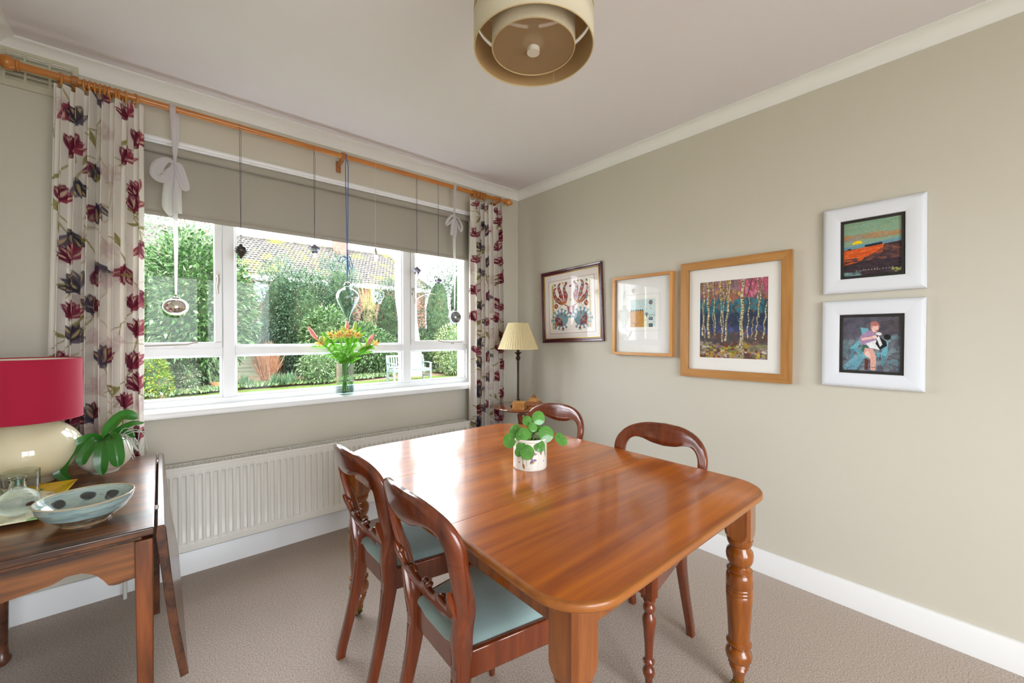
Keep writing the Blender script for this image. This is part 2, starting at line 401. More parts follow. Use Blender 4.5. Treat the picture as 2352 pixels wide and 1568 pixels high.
gl = MB().box(WX0+.05, WX1-.05, .098, .102, .925, 2.22); struct('window_glass', gl, M_GL, W, smooth=0)
sl = MB().prism([(-.065, .852), (.062, .852), (.062, .893), (-.05, .889), (-.062, .882), (-.067, .868)], WX0-.0, WX1+.0, axis=0)
# axis 0: outline (y,z)
struct('window_sill', sl, M_WHITE, W, bevel=.003)
osl = MB().box(WX0, WX1, .13, .36, .80, .87); struct('outside_sill', osl, M_WHITE, W)
# trim bead above the blind
struct('trim_5', MB().prism([(0, 2.30), (-.012, 2.298), (-.018, 2.288), (-.014, 2.279), (0, 2.278)], WX0-.01, WX1+.01, axis=0), M_FR, smooth=40)
struct('trim_6', MB().box(WX0, WX1, .0, .06, 2.268, 2.281), M_FR)
# ---- unseen glazed door added in the back wall, sized for fill daylight
D = thing('added_door_1', '', '', (0, 0, 0)); del D['label']; del D['category']; D['kind'] = 'structure'
dm = MB(); n = 2; dw = (DX1-DX0)/n
for k in range(n):
    x0, x1 = DX0+k*dw, DX0+(k+1)*dw
    dm.box(x0, x0+.06, YB-.14, YB-.08, 0, DZ1).box(x1-.06, x1, YB-.14, YB-.08, 0, DZ1).box(x0+.06, x1-.06, YB-.14, YB-.08, 0, .14).box(x0+.06, x1-.06, YB-.14, YB-.08, DZ1-.08, DZ1)
struct('added_door_frame', dm, M_FR, D)
struct('patio', MB().box(-12, 10, -30, YB-T-.01, -.3, -.12), mat('patio_slabs', '#a9a499', rough=.9, noise=(3, 5, .12, (1, 1, 1))), smooth=0)
struct('added_door_glass', MB().box(DX0+.02, DX1-.02, YB-.112, YB-.108, .1, DZ1-.05), M_GL, D, smooth=0)
# ---- wall vent
V = thing('air_vent', 'painted louvred air vent high in the corner above the curtain pole end', 'vent', (-2.865, 0, 2.455))
M_VENT = mat('vent_paint', '#c9c4ad', rough=.6)
vm = MB(); x0, x1, z0, z1 = -2.985, -2.752, 2.365, 2.535
fr = MB().box(x0, x1, -.012, -.001, z0, z0+.03).box(x0, x1, -.012, -.001, z1-.02, z1).box(x0, x0+.014, -.0118, -.001, z0+.03, z1-.02).box(x1-.02, x1, -.0118, -.001, z0+.03, z1-.02)
for xx in (-2.915, -2.842): fr.box(xx-.004, xx+.004, -.0116, -.001, z0+.03, z1-.02)
obj('vent_frame', shift(fr, V.location), M_VENT, V, smooth=0)
for k in range(6):
    z = z0+.036+k*.0205
    s = MB().prism([(-.0125, z), (-.011, z-.004), (-.001, z+.010), (-.001, z+.014)], x0+.01, x1-.015, axis=0)
    obj('louvre', shift(s, V.location), M_VENT, V)
obj('vent_backing', shift(MB().box(x0+.01, x1-.01, -.0015, -.0005, z0+.01, z1-.01), V.location), mat('vent_gap', '#a5a08c', rough=.9), V)
# ---- roller blind
B = thing('roller_blind', 'grey roller blind pulled partly down inside the window recess', 'blind', (-1.55, .035, 1.9))
M_BL = mat('blind_fabric', '#b3ada1', rough=.85, spec=.15, noise=(600, 2, .03, (1, 1, 1)), bump=(900, .1), trl=.12)
bx0, bx1 = WX0+.005, WX1-.045
obj('roller_tube', shift(MB().tube([(bx0, .028, 2.252), (bx1, .028, 2.252)], .024, 24), B.location), M_BL, B)
P = [[(x, .036+.001*math.sin(x*4), z) for z in np.linspace(1.925, 2.24, 12)] for x in np.linspace(bx0+.01, bx1-.005, 30)]
obj('blind_fabric', shift(MB().grid(P), B.location), M_BL, B, solid=.0012)
obj('bottom_bar', shift(MB().tube([(bx0+.01, .036, 1.915), (bx1-.005, .036, 1.915)], .011, 10, flat=(.35, 1)), B.location), M_BL, B)
# ---- radiator
R = thing('radiator', 'long cream panel radiator under the window, behind the dining table', 'radiator', (-1.6, 0, .165))
M_RAD = mat('radiator_enamel', '#e6e3da', rough=.3, spec=.5)
rx0, rx1, rz0, rz1 = -2.6, -.605, .166, .600
xs = []; pitch = .0333; k = 0; X = rx0
prof = []
x = rx0+.03
rows = []
def depth(x, z):
    u = ((x-rx0-.03) % pitch)/pitch
    tz = min(1, max(0, (z-(rz0+.035))/.008))*min(1, max(0, ((rz1-.045)-z)/.008))
    if x < rx0+.03 or x > rx1-.04: return 0
    s = 1/(1+math.exp(-(u-.22)*75)) * (1-1/(1+math.exp(-(u-.78)*75)))
    return .0115*(s*tz)
xsamp = np.arange(rx0, rx1+1e-6, pitch/14); zs = [rz0+.004, rz0+.02, rz0+.033, rz0+.036, rz0+.040, rz0+.044, .3, .45, rz1-.054, rz1-.050, rz1-.046, rz1-.043, rz1-.02, rz1-.008]
G = [[(x, -.106+depth(x, z)-.004, z) for z in zs] for x in xsamp]
fp = MB().grid(G)
obj('front_panel', shift(fp, R.location), M_RAD, R, smooth=60)
bp = MB().box(rx0, rx1, -.045, -.035, rz0, rz1-.01).box(rx0, rx1, -.108, -.1, rz0-.006, rz0+.006).box(rx0, rx0+.004, -.11, -.035, rz0, rz1).box(rx1-.004, rx1, -.11, -.035, rz0, rz1)
bp.box(rx0, rx1, -.114, -.100, rz1-.010, rz1+.004).box(rx0, rx1, -.045, -.032, rz1-.006, rz1+.006)
obj('casing', shift(bp, R.location), M_RAD, R, bevel=.002)
gr = MB(); xx = rx0+.01
while xx < rx1-.005:
    gr.box(xx, xx+.006, -.100, -.045, rz1-.001, rz1+.005); xx += .0165
gr.box(rx0, rx1, -.076, -.070, rz1-.001, rz1+.005)
obj('top_grille', shift(gr, R.location), M_RAD, R, smooth=0)
obj('radiator_shade_core', shift(MB().box(rx0+.01, rx1-.01, -.098, -.048, rz0+.01, rz1-.03), R.location), mat('radiator_shadow', '#4c4a43', rough=.8), R)  # block coloured dark to stand for the shade below the grille
vl = MB().tube([(-2.612, -.075, .0), (-2.612, -.075, .15), (-2.605, -.075, .185), (-2.598, -.075, .19)], .0075, 10).tube([(-2.612, -.075, .12), (-2.612, -.075, .175)], .013, 12)
obj('pipe', shift(vl, R.location), mat('pipe_white', '#dcdad2', rough=.35), R); vl = MB(); vl.tube([(-.59, -.075, .0), (-.59, -.075, .19), (-.604, -.075, .2)], .0075, 10)
obj('pipe', shift(vl, R.location), mat('pipe_white', '#dcdad2', rough=.35), R)
# ---- curtain pole
M_POLE = wood('pole_pine', '#a85a16', '#d08a3a', axis=0, rough=.3, coat=.5)
PY, PZ = -.1, 2.424
pole = thing('curtain_pole', 'long varnished wooden curtain pole with turned ends above the window', 'curtain pole', (-1.56, PY, PZ))
obj('pole', shift(MB().tube([(-2.93, PY, PZ), (-.215, PY, PZ)], .0155, 20), pole.location), M_POLE, pole)
def finial(m, x, s):
    Mx = Matrix.Translation((x, PY, PZ)) @ Matrix.Rotation(s*PI/2, 4, 'Y')
    m.lathe([(.018, 0), (.024, .002), (.024, .008), (.019, .011), (.022, .016), (.029, .026), (.031, .036), (.027, .048), (.019, .055), (.014, .058), (.0165, .064), (.015, .074), (0, .078)], 24, M=Mx)
    return m
obj('finial', shift(finial(MB(), -.235, 1), pole.location), M_POLE, pole)
obj('finial', shift(finial(MB(), -2.915, -1), pole.location), M_POLE, pole)
for bxp in (-2.755, -1.578, -.30):
    m = MB().tube([(bxp, PY+.0, PZ-.004), (bxp, PY+.03, PZ-.02), (bxp, PY+.055, PZ-.024), (bxp, -.004, PZ-.028)], [.012, .013, .012, .013], 12).box(bxp-.014, bxp+.014, -.014, -.001, PZ-.075, PZ-.005)
    m.tube([(bxp-.011, PY, PZ), (bxp+.011, PY, PZ)], .022, 18)
    obj('bracket', shift(m, pole.location), mat('bracket_wood', '#a66a3a', rough=.4, noise=(40, 3, .15, (1, 1, 1))), pole, bevel=.002)
def ring(x, tilt, label, group, px=None):
    m = MB(); Mx = Matrix.Translation((0, 0, 0)) @ Matrix.Rotation(tilt, 4, 'Z')
    pts = [Mx @ Vector((0, .0245*math.cos(a), .0245*math.sin(a))) for a in np.linspace(0, 2*PI, 29)[:-1]]
    n0 = 10; rings = []
    for i, p in enumerate(pts):
        a = 2*PI*i/28; rad = Mx @ Vector((0, math.cos(a), math.sin(a))); ax = Mx @ Vector((1, 0, 0))
        rings.append([p+rad*.0042*math.cos(t)+ax*.0042*math.sin(t) for t in np.linspace(0, 2*PI, n0+1)[:-1]])
    rings.append(rings[0]); m.loft(rings, cap=False)
    m.tube([(0, 0, -.029), (0, 0, -.038)], .0022, 6)
    o = obj('curtain_ring', m, M_POLE, None, loc=(x, PY, PZ-.0085)); tag(o, label, 'curtain ring', group)
    return o
GL, GR = 'wooden rings bunched over the left curtain', 'wooden rings bunched over the right curtain'
ring(-2.80, .35, 'wooden curtain ring standing alone left of the bunch, under the vent', GL)
for k in range(9): ring(-2.722+k*.0165+random.uniform(-.002, .002), random.uniform(-.2, .2), 'wooden curtain ring within the tight bunch above the left curtain', GL)
ring(-2.556, .45, 'wooden curtain ring tilted at the right end of the left bunch', GL)
for k in range(9): ring(-.572+k*.0145+(.006 if k > 2 else 0), random.uniform(-.12, .12), 'wooden curtain ring within the tight bunch above the right curtain', GR)
ring(-.345, .5, 'wooden curtain ring hanging alone near the right end of the pole', GR)
# ---- curtains with printed tulips
def tulip(cv, x, y, s, ang, kind):
    s = s*1.0
    main, dark, lite = {'r': ('#9c3a50', '#6e2038', '#efd8bc'), 'p': ('#6f6878', '#46404f', '#e2c690'), 'g': ('#dccbc4', '#cdb8b2', '#efe6df'), 'm': ('#7c3148', '#544c60', '#e6c897')}[kind]
    r = rng
    for k, a in enumerate([-.8, .8, -.42, .42, -.15, .2, 0]):
        a2 = ang+a*r.uniform(.85, 1.1); L = s*r.uniform(.85, 1.05); cx, cy = x+math.cos(a2)*L*.5, y+math.sin(a2)*L*.5
        al = .55 if kind == 'g' else .85
        cv.ell(cx, cy, L*.52, L*.19, a2, main if k % 2 else (dark if kind != 'g' else main), al, point=.55)
        cv.ell(cx, cy, L*.42, L*.065, a2+.04, lite, .85 if kind != 'g' else .5, point=.6); cv.ell(cx+L*.12*math.cos(a2), cy+L*.12*math.sin(a2), L*.30, L*.022, a2-.16, lite, .7 if kind != 'g' else .3)
        cv.ell(cx+r.uniform(-.1, .1)*s, cy+r.uniform(-.05, .05)*s, L*.25, L*.03, a2-.1, dark, .7 if kind != 'g' else .4)
    cv.ell(x, y, s*.16, s*.12, ang, dark, .8 if kind != 'g' else .4)
    # stem
    sx, sy = x, y; pts = [(sx, sy)]; a = ang+PI+r.uniform(-.3, .3); bend = r.uniform(-.9, .9)
    for k in range(9):
        sx += math.cos(a)*s*.22; sy += math.sin(a)*s*.22; a += bend*.16; pts.append((sx, sy))
    cv.line(pts, s*.05, '#a59a6a' if kind != 'g' else '#d3c7b2', .85)
    lx, ly = pts[5]; la = a+r.choice([-1, 1])*.9
    cv.ell(lx+math.cos(la)*s*.35, ly+math.sin(la)*s*.35, s*.42, s*.1, la, '#a3975c' if kind != 'g' else '#d9cdb9', .85, point=.8)
    cv.line([(lx, ly), (lx+math.cos(la)*s*.7, ly+math.sin(la)*s*.7)], s*.02, '#7d7444', .7)
def curtain(name, label, x0, x1, z0, z1, seed, folds, fabw, y0=-.1, flare=(0, 0)):
    global rng
    rng = np.random.default_rng(seed)
    hgt = z1-z0; cv = Canvas(fabw, hgt, 420, '#efe8df')
    for k in range(16): tulip(cv, rng.uniform(0, fabw), rng.uniform(0, hgt), rng.uniform(.05, .075), rng.uniform(0, 2*PI), 'g')
    cells = []; ny = int(hgt/.115); nx = max(2, int(fabw/.16))
    for j in range(ny):
        for i in range(nx):
            kd = ['r', 'g', 'm', 'p', 'r', 'g', 'r'][(i*2+j*3+(j//2)) % 7]
            tulip(cv, (i+.5+.25*(j % 2)+rng.uniform(-.2, .2))*fabw/nx, (j+.5+rng.uniform(-.25, .25))*hgt/ny, rng.uniform(.075, .098), rng.choice([-PI/2, -PI/3, -2*PI/3, -PI/2.2, PI/2.4])+rng.uniform(-.4, .4), kd)
    root = thing(name, label, 'curtain', ((x0+x1)/2, y0, z0), group='pair of floral curtains')
    loc = root.location
    ph = rng.uniform(0, 1, 20)
    def fn(U, V):
        u = U/fabw; v = V/hgt; z = z1-V
        k = u*folds*2*PI
        amp = (.020+.014*np.clip(v*3, 0, 1))*(1+.35*np.sin(u*9+ph[0]*6))
        wob = .35*np.sin(v*3.1+ph[1]*6)*np.clip(v*2, 0, 1)
        yy = y0+amp*np.sin(k+wob)*.9+.006*np.sin(2*k+1.1+v*2)
        xx = x0+(x1-x0)*(u+.016*np.sin(2*(k+wob)+.6))+(flare[0]*(1-u)+flare[1]*u)*np.clip(v*1.4, 0, 1)
        z = z-.010*(1-np.cos(k))*np.clip(1-v*14, 0, 1)
        return xx-loc[0], yy-loc[1], z-loc[2]
    m = paintmat('curtain_print', rough=.85, trl=.22, noise=(500, 2, .03, (1, 1, 1)), spec=.15)
    o = painted('curtain_panel', cv, fn, m, root)
    md = o.modifiers.new('solid', 'SOLIDIFY'); md.thickness = .0016
    tp = MB(); 
    for kk in range(int(folds)+1):
        xx = x0+(x1-x0)*(kk+.25)/(folds+.5); tp.box(xx-.006-loc[0], xx+.006-loc[0], y0-.028-loc[1], y0+.02-loc[1], z1-.085-loc[2], z1-.006-loc[2])
    return root
curtain('curtain', 'floral tulip print curtain hanging left of the window, behind the red lamp', -2.815, -2.525, .50, 2.378, 5, 7.0, .50, y0=-.145, flare=(-.035, -.012))
curtain('curtain', 'floral tulip print curtain hanging right of the window, beside the corner lamp', -.605, -.292, .50, 2.378, 9, 7.0, .50, y0=-.115, flare=(0, .012))
# ---- ornaments hung from the pole
M_CORD = mat('dark_cord', '#54505c', rough=.7)
M_MERC = mat('mercury_glass', '#c9c6c3', rough=.12, metal=.85, noise=(45, 5, .35, (1, 1, 1)))
M_CLEAR = mat('clear_glass_solid', '#f2f6f6', rough=.02, trans=1., ior=1.3)
M_SMOKE = mat('smoky_glass', '#7d7490', rough=.08, trans=.6, ior=1.3)
M_DARKB = mat('dark_beaded_metal', '#4c4844', rough=.35, metal=.7, bump=(60, .6))
M_PEWTER = mat('pewter_cap', '#8b857c', rough=.3, metal=.9)
M_RIB = mat('organza_ribbon', '#efebee', rough=.6, alpha=.52, trl=.4)
def cord(t, z1, m, r=.0011, dx=.004):
    """looped cord from ornament top (local 0) to over the pole"""
    h = z1-t.location.z; mb = MB()
    for s in (-1, 1):
        mb.tube([(0, 0, 0), (dx*s*.3, 0, h*.3), (dx*s, 0, h-.06), (dx*s, .017*s, h-.012), (dx*s, .012*s, h+.010), (0, 0, h+.019)], r, 6)
    obj('cord', mb, m, t)
def hang(name, label, x, ztop, body_f, cord_m, r=.0011, extra=None, dx=.004):
    t = thing(name, label, 'ornament', (x, PY, ztop), group='glass ornaments hung from the curtain pole')
    body_f(t); cord(t, PZ, cord_m, r, dx)
    if extra: extra(t)
    return t
def b_dark(t):
    pr = [(0, -.082), (.004, -.08), (.007, -.072), (.018, -.058), (.027, -.044), (.0295, -.034), (.026, -.022), (.014, -.012), (.009, -.009), (.009, -.002), (0, -.001)]
    m = MB().lathe(pr, 24)
    for k in range(10):
        for j, (r, z) in enumerate(((.0285, -.040), (.028, -.03), (.023, -.050), (.0225, -.020), (.015, -.061))):
            a = 2*PI*(k+.5*(j % 2))/10; m.ball((r*math.cos(a), r*math.sin(a), z), .0030, n=8, m=6)
    obj('bauble', m, M_DARKB, t); obj('hanging_loop', MB().tube([(0, .004*math.cos(a), .005+.006*math.sin(a)) for a in np.linspace(0, 2*PI, 13)], .0008, 5), M_PEWTER, t)
hang('beaded_bauble', 'dark beaded pointed bauble hanging left of the house roof in the middle pane', -2.13, 1.785, b_dark, M_CORD)
def faceted(m, prof, n=8): return m.lathe(prof, n)
def b_drop(s):
    def f(t):
        obj('glass_drop', faceted(MB(), [(0, -.066*s), (.004*s, -.062*s), (.012*s, -.040*s), (.026*s, -.020*s), (.0255*s, -.017*s)], 10), M_CLEAR, t, smooth=0)
        obj('smoky_cap', faceted(MB(), [(.0262*s, -.021*s), (.0258*s, -.014*s), (.019*s, -.006*s), (.008*s, 0), (.007*s, .004*s), (0, .005*s)], 10), M_SMOKE, t, smooth=0)
    return f
hang('glass_drop_ornament', 'clear pointed glass drop with smoky purple cap, just left of the blue cord', -1.75, 1.832, b_drop(1.18), M_CORD)
hang('glass_drop_ornament', 'clear pointed glass drop with smoky cap, in front of the pale tree trunk', -1.062, 1.772, b_drop(1.15), M_CORD)
def b_thin(t):
    obj('glass_drop', MB().lathe([(0, -.105), (.003, -.1), (.008, -.085), (.0145, -.055), (.013, -.035), (.005, -.012), (.006, -.006), (0, 0)], 8), mat('pale_champagne_glass', '#d8cfc4', rough=.05, trans=.8, ior=1.35), t, smooth=0)
hang('slim_glass_ornament', 'slim pale faceted glass drop right of the blue cord, on a clear thread', -1.368, 1.875, b_thin, mat('clear_thread', '#d8d6cf', rough=.4), .0006)
def b_small(t):
    obj('faceted_bead', MB().lathe([(0, -.045), (.007, -.038), (.026, -.021), (.026, -.016), (.008, -.002), (0, 0)], 8), M_SMOKE, t, smooth=0)
hang('small_faceted_ornament', 'smallest dark faceted bead ornament, hanging against the right pane sky', -.885, 1.715, b_small, M_CORD, .0009)
def b_big(t):
    n = 48; rings = []
    for r, z in catmull([(.002, -.232), (.012, -.226), (.0145, -.205), (.030, -.165), (.058, -.115), (.0705, -.075), (.062, -.042), (.035, -.02), (.021, -.010), (.019, -.004), (.027, .0), (.027, .004), (.019, .008), (.018, .018), (.010, .020)], 44):
        ring_ = []
        for k in range(n):
            a = 2*PI*k/n; rr = r*(1-.035*(1-abs(math.cos(6*a)))*min(1, r/.05)); ring_.append((rr*math.cos(a), rr*math.sin(a), z))
        rings.append(ring_)
    m_ = glass('tinted_glass', '#dfeae8'); 
    o = obj('ribbed_glass_bulb', MB().loft(rings), glass('ribbed_glass', '#e6f0ee', refl=1.0, edge='#7f9c9a'), t, smooth=80)
    obj('cap', MB().lathe([(.019, .008), (.019, .019), (.012, .023), (.004, .026), (.003, .032)], 20), M_PEWTER, t)
M_BLUE = mat('blue_cord', '#1f62ad', rough=.6)
def bow_blue(t):
    z = .175; m = MB()
    m.tube([(0, -.004, z), (-.02, -.008, z+.012), (-.045, -.01, z+.002), (-.055, -.008, z-.025), (-.04, -.006, z-.03), (-.01, -.005, z-.004)], .0024, 6)
    m.tube([(0, -.004, z), (.012, -.008, z+.016), (.022, -.01, z-.02), (.034, -.008, z-.055), (.03, -.008, z-.068), (.014, -.006, z-.045), (.006, -.006, z-.01)], .0024, 6)
    m.tube([(0, -.004, z), (.004, -.01, z-.06), (.012, -.008, z-.10)], .0024, 6).ball((0, -.004, z), .006)
    obj('cord_bow', m, M_BLUE, t)
hang('glass_balloon_ornament', 'large ribbed clear glass drop hanging on a bright blue cord above the lilies', -1.555, 1.600, b_big, M_BLUE, .0022, bow_blue, .009)
def ribbon_strip(m, pts, wd, nrm=(0, 1, 0)):
    rows = []; k_ = 5; wl = list(wd) if isinstance(wd, (list, tuple)) else [wd]*len(pts)
    wl = [float(np.interp(i/k_, range(len(wl)), wl)) for i in range((len(pts)-1)*k_+1)]; pts = catmull(pts, (len(pts)-1)*k_); wd = wl
    for i, p in enumerate(pts):
        p = Vector(p); q = Vector(pts[min(i+1, len(pts)-1)])-Vector(pts[max(i-1, 0)]); side = q.cross(Vector(nrm)); side = side.normalized() if side.length > 1e-6 else Vector((1, 0, 0))
        w_ = wd[i] if isinstance(wd, (list, tuple)) else wd; c = Vector(nrm).normalized()*w_*.12
        rows.append([p-side*w_/2, p-side*w_/4+c, p, p+side*w_/4-c, p+side*w_/2])
    return m.grid(rows)
def ribboned(name, label, x, ztop, body, bowz, style):
    t = thing(name, label, 'ornament', (x, PY, ztop), group='glass ornaments hung from the curtain pole'); body(t)
    h = PZ-ztop; m = MB(); b = bowz-ztop
    ribbon_strip(m, [(0, 0, .0), (.002, 0, b*.4), (-.002, 0, b*.75), (0, 0, b)], [.008, .018, .026, .012])
    ribbon_strip(m, [(0, -.002, b), (-.003, -.008, (b+h)/2), (-.006, -.016, h-.02), (-.006, -.019, h), (-.006, -.012, h+.016), (-.006, 0, h+.021)], [.008, .02, .024, .026, .026, .026])
    ribbon_strip(m, [(0, .002, b), (.008, .01, (b+h)/2), (.008, .018, h-.01), (.004, .012, h+.016), (.0, 0, h+.021)], [.01, .024, .026, .026, .026])
    obj('ribbon', m, M_RIB, t, solid=.0004, smooth=80)
    m = MB()
    if style:
        ribbon_strip(m, [(0, -.006, b), (-.03, -.012, b+.006), (-.062, -.016, b-.03), (-.068, -.016, b-.075), (-.045, -.01, b-.085), (-.02, -.008, b-.05), (0, -.006, b-.005)], [.012, .03, .05, .055, .05, .035, .012])
        ribbon_strip(m, [(0, -.006, b), (.02, -.012, b-.01), (.034, -.014, b-.06), (.045, -.012, b-.11), (.034, -.01, b-.115), (.018, -.008, b-.06), (0, -.006, b-.01)], [.012, .024, .03, .03, .03, .026, .012])
        ribbon_strip(m, [(-.005, -.004, b), (-.022, -.006, b-.1), (-.03, -.004, b-.22), (-.012, -.002, b-.27)], [.014, .04, .042, .02]); ribbon_strip(m, [(.004, -.004, b), (.008, -.004, b-.12), (.010, -.002, b-.25)], [.014, .036, .036])
    else:
        ribbon_strip(m, [(0, -.006, b), (-.035, -.012, b-.004), (-.072, -.014, b-.05), (-.078, -.012, b-.075), (-.05, -.01, b-.06), (0, -.006, b-.008)], [.01, .016, .024, .024, .018, .01])
        ribbon_strip(m, [(0, -.006, b), (.035, -.012, b-.02), (.062, -.014, b-.075), (.052, -.012, b-.105), (.028, -.01, b-.07), (0, -.006, b-.01)], [.01, .014, .020, .020, .016, .01])
        ribbon_strip(m, [(-.004, -.006, b), (-.018, -.006, b-.07), (-.026, -.005, b-.15)], [.012, .032, .036]); ribbon_strip(m, [(.004, -.006, b), (.006, -.006, b-.09), (-.004, -.005, b-.17)], [.012, .03, .03])
    obj('bow', m, M_RIB, t, solid=.0004, smooth=80)
def b_flat(t):
    obj('bauble', MB().ball((0, 0, -.050), .053, .053, .044, 40, 24), mat('silvered_glass', '#ebe6e0', rough=.06, metal=.92, noise=(14, 3, .12, (1, 1, 1))), t)
    obj('cap', MB().lathe([(.017, -.008), (.0175, -.003), (.010, .0), (.005, .004), (.003, .012), (0, .013)], 20), M_PEWTER, t)
ribboned('silver_bauble', 'flattened silver glass bauble on a white organza ribbon with a big bow, left pane', -2.41, 1.475, b_flat, 2.15, 1)
def b_ball(t):
    obj('bauble', MB().ball((0, 0, -.052), .0505, .0505, .0505, 36, 22), mat('marbled_mercury_glass', '#9a9fa2', rough=.16, metal=.8, noise=(28, 6, .5, (1, 1, 1.6))), t)
    obj('cap', MB().lathe([(.016, -.006), (.016, -.001), (.008, .003), (.004, .01), (0, .016)], 16), M_PEWTER, t)
ribboned('mercury_glass_bauble', 'round marbled grey glass bauble on a white ribbon bow, right pane near the curtain', -.742, 1.475, b_ball, 2.20, 0)
# ------------------------------------------------------------ dining table
M_TOP = wood('table_mahogany', '#853600', '#d07204', axis=0, spec=.2, rough=.32, coat=.8, scale=.8, coatr=.13)
M_EDGE = wood('table_edge_wood', '#7a3d10', '#a8641f', axis=0, rough=.35, coat=.3)
M_LEG = wood('table_leg_wood', '#6c3208', '#a25a14', axis=2, rough=.24, coat=.6, scale=1.4)
TL = (-1.36, -1.60, 0)
DT = thing('dining_table', 'large polished mahogany extending dining table with rounded corners and turned legs', 'table', TL)
def toutline(ins):
    X0, X1, Y0, Y1 = -1.865+ins, -.832-ins, -2.312+ins, -.868-ins
    pts = []
    for x, y in rrect(X0, X1, Y0, Y1, .135-ins, 12):
        t = (x+.832)/(-1.033); pts.append((x+(-.028)*((-1.45-y)/.85)*t, y))
    return pts
def clip(pts, a, b, c):
    """keep a*x+b*y>=c"""
    out = []; n = len(pts)
    for i in range(n):
        p, q = pts[i], pts[(i+1) % n]; dp, dq = a*p[0]+b*p[1]-c, a*q[0]+b*q[1]-c
        if dp >= 0: out.append(p)
        if dp*dq < 0: t = dp/(dp-dq); out.append((p[0]+(q[0]-p[0])*t, p[1]+(q[1]-p[1])*t))
    return out
ZT = .75
inner = toutline(.010)
s1 = lambda g: (.042, 1, -1.358+.042*(-1.82)+g); s2 = lambda g: (.020, 1, -1.815+.02*(-1.87)+g)
def neg(s): return (-s[0], -s[1], -s[2])
g = .0011
far = clip(inner, *s1(g)); mid_ = clip(clip(inner, *neg(s1(-g))), *s2(g)); near = clip(inner, *neg(s2(-g)))
for nm, pl in (('tabletop_end', far), ('extension_leaf', mid_), ('tabletop_end', near)):
    obj(nm, shift(MB().prism(pl, ZT-.022, ZT), TL), M_TOP, DT, smooth=20)
prof = [(.010, ZT), (.005, ZT-.0003), (.0018, ZT-.0022), (.0004, ZT-.006), (0, ZT-.0145), (.002, ZT-.019), (.007, ZT-.021), (.011, ZT-.0215), (.012, ZT-.026), (.016, ZT-.029), (.028, ZT-.031), (.05, ZT-.031)]
obj('edge_moulding', shift(MB().loft([[(x, y, z) for x, y in toutline(i)] for i, z in prof], cap=False), TL), M_EDGE, DT, smooth=60)
ax0, ax1, ay0, ay1 = -1.83, -.868, -2.254, -.918
for y in (ay0, ay1-.022): obj('end_apron', shift(MB().box(ax0+.06, ax1-.06, y, y+.022, ZT-.085, ZT-.030), TL), M_LEG, DT, bevel=.002)
for x in (ax0, ax1-.022): obj('side_apron', shift(MB().box(x, x+.022, ay0+.075, ay1-.075, ZT-.095, ZT-.03), TL), M_LEG, DT, bevel=.002)
def table_leg(cx, cy, rz):
    M = Matrix.Translation((cx-TL[0], cy-TL[1], 0)) @ Matrix.Rotation(rz, 4, 'Z')
    s = .042; m = MB(); rings = []
    def oct_(h, c): return [(h, c-h), (h, h-c), (h-c, h), (c-h, h), (-h, h-c), (-h, c-h), (c-h, -h), (h-c, -h)]
    for h, c, z in ((s, .010, .722), (s, .010, .585), (s*.98, .016, .568), (s*.93, .024, .556), (s*.86, .028, .548)):
        rings.append([M @ Vector((x, y, z)) for x, y in oct_(h, c)])
    m.loft(rings)
    pr = [(0, .045), (.017, .045), (.019, .06), (.024, .075), (.030, .09), (.026, .098), (.034, .104), (.031, .112), (.041, .124), (.0435, .138), (.040, .152), (.030, .164), (.034, .172), (.041, .178), (.041, .184), (.034, .190), (.0345, .20), (.038, .27), (.042, .335), (.0435, .358), (.0415, .361), (.0435, .364), (.0435, .370), (.0415, .373), (.0435, .376), (.0435, .382), (.0415, .385), (.0435, .388), (.0435, .420), (.041, .432), (.036, .437), (.042, .442), (.042, .447), (.034, .455), (.031, .460), (.038, .470), (.0435, .485), (.045, .500), (.042, .514), (.034, .524), (.033, .530), (.037, .534), (.042, .547), (.0425, .556), (.038, .560), (0, .561)]
    m.lathe(pr, 32, M=M)
    lg = obj('leg', m, M_LEG, DT, smooth=40)
    cm = MB().lathe([(0, .046), (.018, .046), (.0185, .040), (.015, .034), (.012, .030), (0, .030)], 18, M=M)
    cm.box(-.014, -.010, -.006, .02, .012, .034, M=M).box(.010, .014, -.006, .02, .012, .034, M=M)
    obj('caster', cm, mat('old_brass', '#9c7a32', rough=.35, metal=.9), lg)
    obj('caster_wheel', MB().tube([M @ Vector((-.009, .012, .0145)), M @ Vector((.009, .012, .0145))], .0145, 18), mat('dark_caster', '#2c241e', rough=.5), lg)
for cx, cy, rz in ((-1.792, -.935, .3), (-.90, -.94, -.2), (-.898, -2.222, .1), (-1.805, -2.222, 0)): table_leg(cx, cy, rz)
